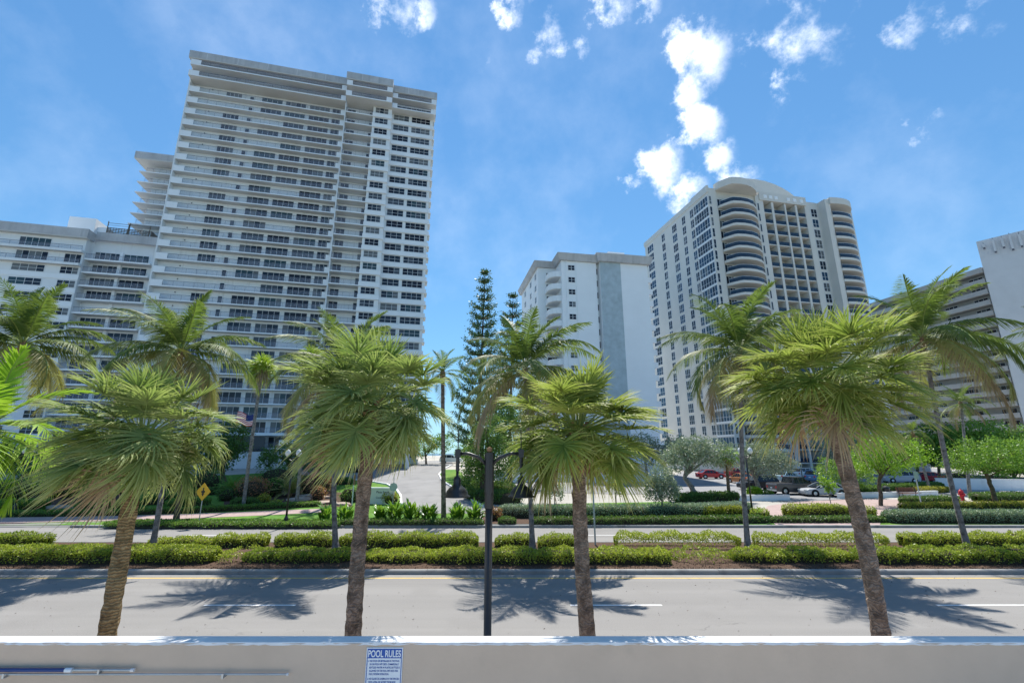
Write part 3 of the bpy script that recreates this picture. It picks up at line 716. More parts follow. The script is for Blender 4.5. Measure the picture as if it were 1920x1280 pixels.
def left_block():
    T = empty('left_apartment_block', (-97.6, 83.0, 0), R(13.6)); tag(T, 'lower white apartment block at the left edge with stepped facade', 'building')
    m = MB(); m.box(-24, 10.9, 0, 20, -1, 48.6); m.box(10.9, 22.4, 2.4, 19.9, -1, 48.55); m.build('wall', M['white'], T)
    m = MB(); m.box(-24, 11.4, -1.0, -.7, 47.5, 49.3); m.box(11.1, 11.4, -.7, 1.4, 47.51, 49.29); m.build('roof_fascia', M['fascia'], T)
    m = MB(); m.box(11.4, 22.6, 1.4, 1.7, 48.1, 49.9); m.build('roof_fascia', M['fascia'], T)
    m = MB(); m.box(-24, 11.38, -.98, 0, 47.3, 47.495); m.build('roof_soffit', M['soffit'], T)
    FH = 2.85
    for k in range(14):
        zt = 46.9 - FH * k; zf = zt - 2.25
        if zf < 3: break
        if k < 2:
            link('balcony_slab', boxmesh('lbA', -24, 11.0, -1.0, .1, -.45, .05, M['white'], 'balcony_slab'), T, (0, 0, zf))
            link('railing', railing_mesh(16, M['railpanel'], h=.85), T, (-5, -.93, zf + .06))
            window(T, -.2, 0, zf + .35, 5.3, 1.85, 5, 1, gpick((3, 4, 4, 2, 1)))
            if k: window(T, 7.8, 0, zf + .3, 2.9, 1.9, 3, 1, gpick((3, 4, 4, 2, 1)))
            window(T, -8, 0, zf + .35, 4.5, 1.85, 4, 1, gpick((5, 3)))
        else:
            window(T, -.3, 0, zf + .75, 5.4, 1.5, 4, 2, gpick((4, 4, 4, 3, 2)), split=.5)
            window(T, 7.6, 0, zf + .75, 3.1, 1.5, 3, 2, gpick((4, 4, 3, 3, 1)), split=.5)
            window(T, -7.5, 0, zf + .75, 5.0, 1.5, 4, 2, gpick((4, 4, 3, 3, 1)), split=.5)
            link('spandrel', boxmesh('lbs', -24, 11.0, -.12, .05, -.35, .6, M['white2'], 'spandrel'), T, (0, 0, zf))
        z2 = 46.3 - FH * k
        link('balcony_slab', boxmesh('lbB', 10.2, 22.5, .5, 2.5, -.25, .1, M['white2'], 'balcony_slab'), T, (0, 0, z2 - FH))
        link('railing', railing_mesh(11.4, M['railpanel']), T, (10.4, .58, z2 - FH + .1))
        if k == 4:
            link('shutter', boxmesh('lbsh', 10.6, 22.2, -.04, .02, .1, 2.3, M['white2'], 'shutter'), T, (0, 2.4, z2 - FH))
        else:
            window(T, 11.4, 2.4, z2 - FH + .12, 4.6, 2.2, 5, 1, gpick((6, 4, 3, 1)))
            window(T, 16.6, 2.4, z2 - FH + .12, 4.6, 2.2, 4, 1, gpick((6, 4, 3, 1)))
        link('pier', boxmesh('lbp', 15.9, 16.5, 2.1, 2.42, .1, 2.58, M['white2'], 'pier'), T, (0, 0, z2 - FH))
    m = MB(); m.box(-.6, 4.6, 11.5, 18, 48.6, 57.4); m.box(4.6, 6.6, 12.5, 17, 48.6, 55.9); m.build('roof_plant_room', M['white2'], T)
    m = MB()
    for i in range(2):
        x0 = 7.4 + 4.3 * i
        for j in range(9): m.box(x0, x0 + 4.0, 11.0, 11.06, 52.3 + j * .36, 52.5 + j * .36)
        for j in range(8): m.box(x0 + j * .55, x0 + j * .55 + .09, 10.94, 11.0, 52.2, 55.4)
        m.box(x0 - .1, x0, 10.9, 11.1, 48.6, 56.9); m.box(x0 + 4.0, x0 + 4.1, 10.9, 11.1, 48.6, 56.6)
    m.box(7.3, 16.0, 10.95, 11.0, 56.4, 56.5); m.box(7.3, 16.0, 10.95, 11.0, 55.9, 55.96); m.box(16.0, 16.2, 11, 16, 48.6, 55.4); m.build('roof_lattice_screen', M['lattice'], T)
left_block()

def mid_block():
    T = empty('white_corner_block', (10.9, 92.3, 0), R(10)); tag(T, 'plain white mid-rise block with grey vertical strip between the two towers', 'building')
    m = MB(); m.box(0, 8.0, .6, 20, -1, 46.2); m.box(8.0, 8.7, 1.6, 19.9, -1, 46.15); m.box(8.7, 19.9, 0, 20.1, -1, 46.22)
    m.box(-4.2, 0, 5.2, 24, -1, 46.1); m.box(1.0, 1.25, .45, .61, -1, 46); m.box(3.3, 3.55, .45, .61, -1, 46); m.build('wall', M['white2'], T)
    m = MB(); m.box(8.72, 13.4, -.16, .05, -1, 46.1); m.build('grey_strip', M['greystrip'], T)
    # flared roof edge
    def flare(x0, x1, y0, y1, z0, z1, o):
        q = MB(); q.add([(x0, y0, z0), (x1, y0, z0), (x1, y1, z0), (x0, y1, z0), (x0 - o, y0 - o, z1), (x1 + o, y0 - o, z1), (x1 + o, y1, z1), (x0 - o, y1, z1)], [(0, 3, 2, 1), (4, 5, 6, 7), (0, 1, 5, 4), (1, 2, 6, 5), (2, 3, 7, 6), (3, 0, 4, 7)]); return q
    for a in ((-.5, 8.0, .1, 6, 46.0, 47.5, .55), (8.05, 20.4, -.75, 20, 46.05, 47.75, .5), (-4.7, .3, 4.7, 24.5, 45.95, 47.3, .5)):
        flare(*a).build('roof_eave', M['fascia'], T)
    m = MB(); m.box(12, 16, 3, 7, 47.75, 50.2); m.build('roof_plant_room', M['white2'], T)
    for k in range(16):
        z = 43.8 - 2.8 * k
        if z < 2: break
        window(T, 1.45, .6, z, 1.6, 1.3, 2, 2, gpick((5, 3)), fr=.09)
        window(T, 8.05, 1.6, z - .2, .6, 1.5, 1, 1, gpick((5, 3)))
        for y, w in ((8.2, 1.5), (13.4, 1.6), (20.0, 1.7)):
            window(T, -4.2, y, z - .1, w, 1.5, 2, 2, gpick((5, 3)), rz=R(-90), fr=.09)
        def bal():
            m = MB(); P = [(0, 1.1), (-1.0, 1.15), (-1.9, 1.7), (-2.5, 2.7), (-2.6, 5.2), (0, 5.2)]
            m.prism(P, 0, .22); Q = [(a * .93, 1.2 + (b - 1.1) * .97) for a, b in P]
            for i in range(4):
                a, b, c, d = P[i], P[i + 1], Q[i + 1], Q[i]
                m.add([(a[0], a[1], .22), (b[0], b[1], .22), (c[0], c[1], .22), (d[0], d[1], .22), (a[0], a[1], 1.25), (b[0], b[1], 1.25), (c[0], c[1], 1.25), (d[0], d[1], 1.25)], [(0, 1, 5, 4), (1, 2, 6, 5), (2, 3, 7, 6), (3, 0, 4, 7), (4, 5, 6, 7)])
            return m.mesh('balcony', M['white2'])
        link('balcony', meshed('midbal', bal), T, (0, 0, z - 1.35))
        window(T, -2.3, 5.2, z - 1.1, 2.2, 2.1, 2, 1, gpick((5, 3)), name='balcony_door')
        def sb():
            m = MB(); m.box(19.9, 21.4, 1.2, 4.2, 0, 1.25); m.box(19.9, 21.2, 1.35, 4.05, 1.25, 1.251); return m.mesh('side_balcony', M['white2'])
        link('side_balcony', meshed('midsb', sb), T, (0, 0, z - 1.35))
mid_block()

def right_tower():
    T = empty('curved_balcony_tower', (47.55, 99.0, 0), R(12.1)); tag(T, 'cream tower with curved blue glass balconies and a rounded roof on the right', 'building')
    FH, ZT = 2.87, 65.7
    NF = 22
    m = MB(); m.box(0, 14.2, 0.4, 31.1, -1, 67.9); m.box(14.2, 28.2, 2.6, 31, -1, 67.8); m.box(28.2, 31.9, 0, 31.05, -1, 67.6); m.box(31.9, 33.4, -2.2, 30.9, -1, 67.5); m.box(33.4, 44, 1.2, 30.8, -1, 67.2)
    m.box(0, 2.4, 0, .41, -1, 67.91); m.box(13.4, 15.6, 0, 2.61, -1, 67.85); m.box(27.9, 28.3, 0.01, 2.6, -1, 67.7); m.build('wall', M['cream'], T)
    m = MB(); m.box(-.25, .3, -.2, 6.3, 66.6, 68.4); m.box(-.2, .25, 6.3, 31.4, 66.7, 68.0); m.build('roof_parapet', M['cream'], T)
    # left side windows
    cols = [(29.6, 3.4, 3), (21.5, 1.75, 2), (16.0, 2.25, 3), (11.2, 1.6, 2), (7.55, 1.5, 2)]
    for k in range(NF):
        zt = ZT - FH * k; zb = zt - 2.3
        if zb < 3: break
        for y, w, nc in cols: window(T, 0, y, zb, w, 2.3, nc, 2, RNG.choice((0, 1, 5, 5, 1)), rz=R(-90), fr=.08, split=.42)
        window(T, -.05, 5.75, zb - .08, 5.7, 2.46, 6, 2, RNG.choice((2, 5, 1, 5)), rz=R(-90), fr=.09, split=.40)
        link('sill_band', boxmesh('rtb', -.14, 0, .1, 5.8, -.38, -.1, M['white2'], 'sill_band'), T, (0, 0, zb))
        window(T, .15, 0, zb, .75, 2.3, 1, 2, 1, fr=.08, split=.42)
        window(T, 13.75, 0, zb - .1, .5, 2.1, 1, 1, 1, fr=.06)
        window(T, 29.5, 0, zb, 1.85, 2.3, 2, 2, RNG.choice((1, 3, 5)), fr=.08, split=.42)
        # centre bays: slab, dividers and glass fronts
        zf = zb - .3
        link('balcony_slab', boxmesh('rtc', 15.6, 27.9, .1, 2.65, -.12, .1, M['cream'], 'balcony_slab'), T, (0, 0, zf))
        for x0, x1 in ((15.7, 17.9), (18.6, 21.7), (22.3, 24.9), (25.6, 27.85)):
            link('bay_railing', railing_mesh(round(x1 - x0, 2), M['blueglass'], h=1.0, sp=3), T, (x0, .18, zf + .1))
            window(T, x0 + .15, 2.6, zf + .12, x1 - x0 - .5, 2.1, 2, 1, gpick((5, 3, 1, 3)), name='balcony_door')
        # curved balconies
        def curved(a, pts, nm, material, h0, h1, th):
            P = pts; n = len(P)
            if th is None:
                m = MB(); m.prism(P, h0, h1); return m.mesh(nm, material)
            m = MB()
            for i in range(n - 1):
                p, q = Vector(P[i]), Vector(P[i + 1]); d = (q - p).normalized(); o = Vector((d.y, -d.x)) * -th
                m.add([(p.x, p.y, h0), (q.x, q.y, h0), (q.x + o.x, q.y + o.y, h0), (p.x + o.x, p.y + o.y, h0), (p.x, p.y, h1), (q.x, q.y, h1), (q.x + o.x, q.y + o.y, h1), (p.x + o.x, p.y + o.y, h1)], [(0, 1, 5, 4), (3, 7, 6, 2), (4, 5, 6, 7), (0, 3, 2, 1)])
            return m.mesh(nm, material)
        c1 = [(2.5, .4), (2.7, -.6), (4.0, -2.6), (4.6, -3.0), (6.5, -3.25), (8.5, -3.1), (10.4, -2.5), (12.0, -1.5), (13.3, -.1), (13.38, .4)]
        c2 = [(33.4, 1.2), (33.4, -2.4)] + [(33.4 + 9.6 * math.sin(t), -2.4 - 1.0 * math.sin(2 * t) + 6.2 * (1 - math.cos(t))) for t in [i * math.pi / 2 / 9 for i in range(1, 10)]] + [(43, 6)]
        for nm, c in (('c1', c1), ('c2', c2)):
            o = link('curved_slab', meshed(nm + 's', lambda c=c: curved(0, c, 'curved_slab', M['cream'], -.5, .1, None)), T, (0, 0, zf))
            link('glass_railing', meshed(nm + 'r', lambda c=c: curved(0, c[1:-1], 'glass_railing', M['blueglass'], .12, 1.02, .04)), T, (0, 0, zf))
            link('handrail', meshed(nm + 'h', lambda c=c: curved(0, c[1:-1], 'handrail', M['frame'], 1.02, 1.09, .06)), T, (0, 0, zf))
        for x, w in ((2.7, 2.2), (6.6, 2.2), (10.2, 2.2)): window(T, x, .4, zf + .12, w, 2.1, 3, 1, gpick((5, 3)), name='balcony_door')
        for x, w in ((33.7, 1.6), (36.6, 2.2), (40.0, 2.0)): window(T, x, 1.2, zf + .12, w, 2.1, 3, 1, gpick((5, 3)), name='balcony_door')
    for x0, x1 in ((17.9, 18.55), (21.75, 22.2), (24.95, 25.55)):
        m = MB(); m.box(x0, x1, 0, 2.62, -1, 66.2); m.build('pier', M['cream'], T)
    # roof pieces
    zr = 66.3
    m = MB(); m.box(14.5, 28.3, -.25, 2.7, zr, 68.6); f = m.build('centre_fascia', M['cream'], T)
    for x in (15.7, 17.3, 18.9, 22.5, 24.4, 26.4):
        m = MB(); m.box(x, x + .95, -.33, -.25, 66.9, 67.8); m.box(x + .2, x + .75, -.37, -.33, 67.1, 67.6); m.build('roof_ornament', M['white2'], f)
    for nm, c, z0, z1 in (('curved_roof', [(2.2, .45), (2.5, -1.0), (3.9, -3.1), (4.5, -3.5), (6.5, -3.8), (8.6, -3.6), (10.6, -2.9), (12.4, -1.8), (13.8, -.2), (13.9, .45)], 67.4, 69.2),
                          ('curved_roof', [(33.3, 1.5), (33.1, -2.7)] + [(33.4 + 9.9 * math.sin(t), -2.7 - 1.0 * math.sin(2 * t) + 6.5 * (1 - math.cos(t))) for t in [i * math.pi / 2 / 9 for i in range(1, 10)]] + [(43.3, 6.3)], 66.2, 67.9)):
        m = MB(); m.prism(c, z0, z1); m.build(nm, M['cream'], T)
    m = MB(); n = 16; cx, ra = 21.0, 15.0
    P = [(cx - ra * math.cos(math.pi * i / n), 68.0 + 9.6 * math.sin(math.pi * i / n)) for i in range(n + 1)]
    m.add([(x, 7.0, z) for x, z in P] + [(x, 16.0, z) for x, z in P], [tuple(range(n + 1)), tuple(reversed(range(n + 1, 2 * n + 2)))] + [(i, n + 1 + i, n + 2 + i, i + 1) for i in range(n)])
    m.build('barrel_roof', M['cream'], T)
right_tower()

def right_block():
    T = empty('deck_access_block', (123.7, 111.5, 0), R(-78)); tag(T, 'grey block with long open decks receding behind the right palms', 'building')
    m = MB(); m.box(-40, -.3, 2.2, 22, -1, 51.0); m.build('wall', M['deckgrey'], T)
    m = MB(); m.box(-40, -.2, -.4, 3, 51.0, 52.4); m.build('roof_slab', M['deckgrey'], T)
    for k in range(17):
        z = 48.4 - 2.9 * k
        if z < 1: break
        link('deck_parapet', boxmesh('rbp', -40, -.25, -.2, 0, -.3, .95, M['deckgrey'], 'deck_parapet'), T, (0, 0, z))
        link('deck_slab', boxmesh('rbs', -40, -.25, 0, 2.2, -.3, -.05, M['deckgrey'], 'deck_slab'), T, (0, 0, z))
        for x in (-36, -28, -20, -12, -5): window(T, x, 2.2, z, 3.2, 2.2, 3, 1, gpick((6, 3)))
    B = empty('blank_stair_block', (123.7, 111.5, 0), R(-50)); tag(B, 'blank pale stair block hung with antennas at the right edge', 'building')
    m = MB(); m.box(0, 19, 0, 14, -1, 59.6); m.build('wall', M['panelgrey'], B)
    for i in range(5):
        for j in range(12):
            w = 3.72; link('wall_panel', boxmesh('rbw', 0, w, -.035, .01, 0, 4.42, M['panelgrey'], 'wall_panel'), B, (.1 + 3.8 * i, 0, 59.55 - 4.5 * (j + 1)))
    for i, (x, dz, l) in enumerate(((1.2, -.2, 1.2), (3.0, .5, 3.6), (4.6, .4, 2.8), (6.0, .7, 4.2), (7.6, .2, 3.4), (9.6, .8, 3.0), (10.8, .9, 2.6), (12.0, .4, 3.0), (13.6, .6, 3.8))):
        a = empty('antenna_panel', B.matrix_basis @ Vector((x, -.5, 58.5 + dz - l)), R(-50)); tag(a, ['short', 'tall', 'slim', 'long', 'broad', 'narrow', 'upright', 'pale', 'outer'][i] + ' antenna panel hung on the blank stair block, number %d from its left corner' % (i + 1), 'antenna', 'antennas on the stair block')
        m = MB(); m.box(-.22, .22, -.2, 0, .3, l); m.build('panel', M['panelgrey'], a)
        m = MB(); m.tube([(0, .12, 0), (0, .12, l + .5)], .06, 6); m.build('mast', M['rail'], a)
        m = MB(); m.box(-.08, .08, .0, .5, .6, .72); m.box(-.08, .08, 0, .5, l - .5, l - .38); m.box(-.2, .2, -.15, .1, -.15, .22); m.build('bracket', M['rail'], a)
bpy.context.view_layer.update()
right_block()
def low_walls():
    def wall(name, a, b, h, th, material, label):
        a, b = gnd(*a), gnd(*b); d = b - a; L = math.hypot(d.x, d.y)
        z0 = min(a.z, b.z)
        o = empty(name, (a.x, a.y, z0), math.atan2(d.y, d.x)); tag(o, label, 'wall')
        m = MB(); m.box(0, L, 0, th, -.3, h); m.build('wall_body', material, o)
        m = MB(); m.box(-.02, L + .02, -.03, th + .03, h + .002, h + .08); m.build('coping', M['kerbwhite'], o); return o
    wall('car_park_wall', (1758, 916), (1960, 922), 1.35, .3, M['white'], 'long low pale wall behind the hydrant on the far right')
    wall('planter_wall', (1330, 939), (1482, 938), .5, .3, M['white'], 'low white planter wall in front of the grey pickup')
    wall('planter_wall', (1575, 935), (1760, 929), .5, .3, M['white'], 'low white planter wall behind the red bench')
    wall('boundary_wall', (1440, 872), (1560, 872), 5.0, .4, M['panelgrey'], 'plain pale boundary wall behind the parked cars')
    wall('boundary_wall', (1640, 880), (1745, 884), 5.5, .4, M['panelgrey'], 'pale wall glimpsed behind the red car on the right')
    wall('forecourt_wall', (960, 905), (1245, 900), 2.6, .4, M['white2'], 'white forecourt wall behind the silver hedge under the middle palm')
    # white picket screen above the cars
    g = gnd(1470, 874); o = empty('car_park_fence', g); tag(o, 'thin white picket fence above the parked cars', 'fence')
    a, b = gnd(1470, 874), gnd(1560, 874); L = b.x - a.x
    m = MB(); m.box(0, L, -.03, .03, 3.0, 3.08); m.box(0, L, -.03, .03, 1.4, 1.48); m.build('rails', M['kerbwhite'], o)
    pm = boxmesh('pk', -.025, .025, -.02, .02, 0, 3.1, M['kerbwhite'], 'picket')
    for i in range(int(L / .45)): link('picket', pm, o, (i * .45, -.06, 0))
low_walls()
# ================================================================== vegetation
def rotz(a):
    c, s = math.cos(a), math.sin(a); return np.array([[c, -s, 0], [s, c, 0], [0, 0, 1]])
def tube_np(path, rad, n=5):
    V, F = [], []
    path = np.asarray(path)
    for i, p in enumerate(path):
        t = path[min(i + 1, len(path) - 1)] - path[max(i - 1, 0)]; t = t / (np.linalg.norm(t) + 1e-9)
        a = np.array([0, 1., 0]) if abs(t[1]) < .8 else np.array([1., 0, 0])
        u = np.cross(t, a); u /= np.linalg.norm(u) + 1e-9; w = np.cross(t, u)
        for k in range(n):
            q = 2 * math.pi * k / n; V.append(p + (u * math.cos(q) + w * math.sin(q)) * rad[i])
    for i in range(len(path) - 1):
        for k in range(n): F.append((i * n + k, i * n + (k + 1) % n, (i + 1) * n + (k + 1) % n, (i + 1) * n + k))
    return V, F
def blades(base, dirs, wvec, L, W, grav, st=(0, .38, .72, 1), wp=(.55, 1, .62, .05), dp=2.2):
    """ribbons: base,dirs,wvec (n,3), L (n,), W scalar/array, grav (n,3) droop at the tip"""
    n = len(base); V = np.zeros((n, len(st), 2, 3)); T = np.zeros((n, len(st), 2))
    for k, t in enumerate(st):
        c = base + dirs * (L * t)[:, None] + grav * (L * t ** dp)[:, None]
        w = wvec * (W * wp[k])[:, None] if hasattr(W, '__len__') else wvec * (W * wp[k])
        V[:, k, 0] = c - w; V[:, k, 1] = c + w; T[:, k] = t
    m = len(st); idx = np.arange(n * m * 2).reshape(n, m, 2)
    F = np.stack([idx[:, :-1, 0], idx[:, :-1, 1], idx[:, 1:, 1], idx[:, 1:, 0]], -1).reshape(-1, 4)
    return V.reshape(-1, 3), F, T.reshape(-1)
def fan_frond(rg, az, el, pet, bl, nseg, wid, droop, wind, tipbrown):
    """costapalmate leaf of a fan palm, base at the origin"""
    Rz = rotz(az); g = np.array([wind[0], wind[1], -1.0])
    d = np.array([math.cos(el), 0, math.sin(el)])
    ts = np.linspace(0, 1, 6); path = [d * pet * t + np.array([0, 0, -1]) * pet * .10 * t * t * math.cos(el) for t in ts]
    path = [Rz @ p for p in path]
    path = [p + g * .04 * pet * t * t for p, t in zip(path, ts)]
    tv, tf = tube_np(path, [.020 * (1 - .55 * t) for t in ts], 4)
    f = path[-1] - path[-2]; f /= np.linalg.norm(f)
    s = np.cross(f, [0, 0, 1]); s = s / (np.linalg.norm(s) + 1e-6); n = np.cross(s, f)
    b = R(rg.uniform(-12, 42)) * (1.0 - max(0, math.sin(el)) * .8)
    f, n = f * math.cos(b) - n * math.sin(b), n * math.cos(b) + f * math.sin(b)
    ph = np.linspace(-2.15, 2.15, nseg) + rg.normal(0, .03, nseg)
    fold = .28 + .25 * rg.random()
    dirs = f[None] * np.cos(ph)[:, None] + s[None] * np.sin(ph)[:, None] + n[None] * (fold * np.abs(np.sin(ph / 2)))[:, None]
    dirs += rg.normal(0, .05, dirs.shape); dirs /= np.linalg.norm(dirs, axis=1)[:, None]
    L = bl * (.72 + .28 * np.cos(ph * .6)) * rg.uniform(.85, 1.08, nseg)
    base = np.repeat(path[-1][None], nseg, 0) + f[None] * (.10 * bl * np.cos(ph))[:, None]
    wv = np.cross(dirs, n[None]); wv /= np.linalg.norm(wv, axis=1)[:, None] + 1e-6
    wv = wv * .85 + n[None] * np.where(np.arange(nseg) % 2, .4, -.4)[:, None]
    gr = g[None] * (droop * rg.uniform(.35, 1.75, nseg))[:, None]
    V, F, T = blades(base, dirs, wv, L, wid, gr, (0, .3, .58, .82, 1), (.6, 1, .8, .5, .06), 2.8)
    return V, F, T ** 4 * tipbrown, tv, tf
def feather_frond(rg, az, el, L, bend, nl, ll, wid, hang, wind, tipbrown, vee=.25, prox=.12):
    """pinnate leaf, base at the origin"""
    Rz = rotz(az); N = 16; p = np.zeros(3); path = [p.copy()]; tang = []
    for i in range(N):
        t = (i + .5) / N; e = el - bend * t ** 1.25
        d = np.array([math.cos(e), 0, math.sin(e)]); tang.append(d); p = p + d * L / N; path.append(p.copy())
    path = np.array(path); tang = np.array(tang + [tang[-1]])
    sw = rg.normal(0, .12) * L
    path[:, 1] += sw * (np.linspace(0, 1, N + 1) ** 2)
    g = rotz(-az) @ np.array([wind[0], wind[1], -1.0])
    u = np.linspace(prox, .995, nl); x = u * N; i0 = np.minimum(x.astype(int), N - 1); fr = (x - i0)[:, None]
    B = path[i0] * (1 - fr) + path[i0 + 1] * fr; Tn = tang[i0]
    Vs, Fs, Ts = [], [], []; off = 0
    for sd in (-1, 1):
        S = np.array([0, sd, 0.]); Nn = np.cross(Tn, np.array([0, 1., 0])) * -1
        Nn = np.where(Nn[:, 2:3] < 0, -Nn, Nn)
        fa = .45 + .75 * u ** 2
        d = S[None] * np.cos(fa)[:, None] + Tn * np.sin(fa)[:, None] + Nn * vee
        d += rg.normal(0, .07, d.shape); d /= np.linalg.norm(d, axis=1)[:, None]
        ln = ll * (np.sin(np.clip(u * 1.02, 0, 1) ** .8 * math.pi * .93 + .12) * .78 + .22) * rg.uniform(.85, 1.1, nl)
        wv = Tn * .9 + Nn * .3 * sd
        gr = g[None] * (hang * rg.uniform(.6, 1.35, nl))[:, None]
        V, F, T = blades(B, d, wv, ln, wid, gr, (0, .35, .7, 1), (.7, 1, .65, .06), 1.7)
        Vs.append(V); Fs.append(F + off); Ts.append(T); off += len(V)
    rs = [.034 * L / 4 * (1 - .82 * t) + .003 for t in np.linspace(0, 1, N + 1)]
    tv, tf = tube_np(path, rs, 5)
    V = np.vstack(Vs) @ Rz.T; tv = np.array(tv) @ Rz.T
    return V, np.vstack(Fs), np.concatenate(Ts) ** 3 * tipbrown, tv, tf
def frond_object(data, origin, mats, parent, name='frond', base_tip=0.0):
    V, F, T, tv, tf = data; n = len(V)
    V = np.vstack([V, tv]) + np.asarray(origin)[None]; tf = np.array(tf) + n
    me = np_mesh('frond', V, np.vstack([F, tf]), mats, tip=np.concatenate([np.clip(T + base_tip, 0, 1), np.zeros(len(tv))]), mi=[0] * len(F) + [1] * len(tf),
                 rnd=np.concatenate([NR.uniform(0, .55, len(F) // 4 + 1).repeat(4)[:len(F)], np.zeros(len(tf))]))
    return link(name, me, parent)
def ringed_trunk(path, r0, r1, flare, n=14, step=.07, amp=.05, jit=.06):
    path = [Vector(p) for p in path]; L = sum((b - a).length for a, b in zip(path[:-1], path[1:]))
    m = MB(); pts, rad = [], []; k = int(L / step)
    for i in range(k + 1):
        t = i / k; x = t * (len(path) - 1); j = min(int(x), len(path) - 2); fr = x - j
        a = path[max(j - 1, 0)]; b, c = path[j], path[j + 1]; d = path[min(j + 2, len(path) - 1)]
        q = (b * 2 + (c - a) * fr + (a * 2 - b * 5 + c * 4 - d) * fr ** 2 + (-a + b * 3 - c * 3 + d) * fr ** 3) * .5
        pts.append(q); z = t * L
        rad.append((r0 + (r1 - r0) * t + flare * math.exp(-z / .45)) * (1 + amp * (1 if i % 2 else -1) * RNG.uniform(.3, 1)))
    m.tube(pts, rad, n, 0, True, jit); return m
def sabal_palm(name, label, base, top, nf, seed, bl=.70, pet=.92, leafm='saballeaf', tm='sabaltrunk', wind=(-.12, 0), droop=.42, r=.148, group=None, elmin=-40, elmax=88, cat='palm tree', nseg=52, wid=.0175, boots=True, brown=2):
    rg = np.random.default_rng(seed); base = Vector(base); top = Vector(top)
    root = empty(name, base); tag(root, label, cat, group); t = top - base
    mid = t * .5 + Vector((rg.normal(0, .05), rg.normal(0, .05), 0))
    ringed_trunk([(0, 0, -.1), mid, t], r, r * .86, .06, 16, .10, .055, .13).build('trunk', M[tm], root, sm=False)
    if boots:
        m = MB()
        for i in range(44):
            q = i * 2.4; z = t.z - .85 + .95 * i / 44; c = t + Vector((0, 0, z - t.z)); rr = r * .85
            o = Vector((math.cos(q), math.sin(q), 0)); sd = Vector((-o.y, o.x, 0)); w = .055
            b0, b1 = c + o * rr * .7, c + o * (rr + .09 + .07 * rg.random()) + Vector((0, 0, .20)) + sd * rg.normal(0, .04)
            m.add([b0 - sd * w, b0 + sd * w, b1 + sd * w * .5, b1 - sd * w * .5, b0 - sd * w - o * .05, b0 + sd * w - o * .05, b1 + sd * w * .4 - o * .06, b1 - sd * w * .4 - o * .06], [(0, 1, 2, 3), (7, 6, 5, 4), (0, 4, 5, 1), (1, 5, 6, 2), (2, 6, 7, 3), (3, 7, 4, 0)])
        m.build('leaf_boots', M['boot'], root)
    for i in range(nf):
        u = i / (nf - 1); az = i * 2.39996 + rg.normal(0, .2); el = math.asin(math.sin(R(elmax)) + (math.sin(R(elmin)) - math.sin(R(elmax))) * u ** 1.12) + R(rg.normal(0, 7))
        pl = pet * (.84 + .30 * math.sin(math.pi * min(1, u * 1.05 + .12))) * rg.uniform(.55, 1.22)
        d = fan_frond(rg, az, el, pl, bl * rg.uniform(.88, 1.1), nseg, wid, droop * (.55 + .8 * u), wind, .55 + .4 * u)
        old = i >= nf - brown
        o = (t.x + .08 * math.cos(az), t.y + .08 * math.sin(az), t.z + .12 * (1 - u))
        frond_object(d, o, [M['deadleaf' if old else leafm], M['petiole']], root, base_tip=.25 * max(0, u - .6))
    return root
def feather_palm(name, label, base, top, nf, seed, L=4.5, ll=1.0, nl=105, wid=.027, leafm='cocoleaf', tm='cocotrunk', wind=(-.1, 0), bend=1.35, hang=.55, r=.13, flare=.16, group=None, elmin=-26, elmax=84, lean=None, dead=2, yellow=4, cat='palm tree', vee=.22, tiprange=(.3, .9)):
    rg = np.random.default_rng(seed); base = Vector(base); top = Vector(top)
    root = empty(name, base); tag(root, label, cat, group); t = top - base
    mid1 = t * .33 + Vector(lean or (0, 0, 0)); mid2 = t * .66 + Vector(lean or (0, 0, 0)) * .8
    ringed_trunk([(0, 0, -.1), mid1, mid2, t], r, r * .72, flare, 12, .11, .025, .03).build('trunk', M[tm], root, sm=False)
    m = MB(); m.tube([t + Vector((0, 0, -.35)), t + Vector((0, 0, .1)), t + Vector((0, 0, .5))], [r * .8, r * 1.35, r * .8], 10, jit=.25); m.build('crown_sheath', M['boot'], root)
    for i in range(nf):
        u = i / (nf - 1); az = i * 2.39996 + rg.normal(0, .25); el = R(elmax + (elmin - elmax) * u ** .9 + rg.normal(0, 6))
        old = i >= nf - dead; yel = not old and i >= nf - dead - yellow
        d = feather_frond(rg, az, el, L * rg.uniform(.86, 1.1) * (.8 + .2 * min(1, u * 4)), R(18) + bend * (.35 + .55 * min(1, u * 2.2)) * rg.uniform(.8, 1.2) * (.75 if old else 1), nl, ll * rg.uniform(.9, 1.1), wid, hang * (.5 + .8 * u) * (1.5 if old else 1), wind, tiprange[0] + (tiprange[1] - tiprange[0]) * u, vee * (1 - u))
        o = (t.x + .07 * math.cos(az), t.y + .07 * math.sin(az), t.z + .45 * (1 - u) + .05)
        frond_object(d, o, [M['deadleaf' if old else 'cocoold' if yel and leafm == 'cocoleaf' else leafm], M['deadleaf' if old else 'petiole']], root)
    return root

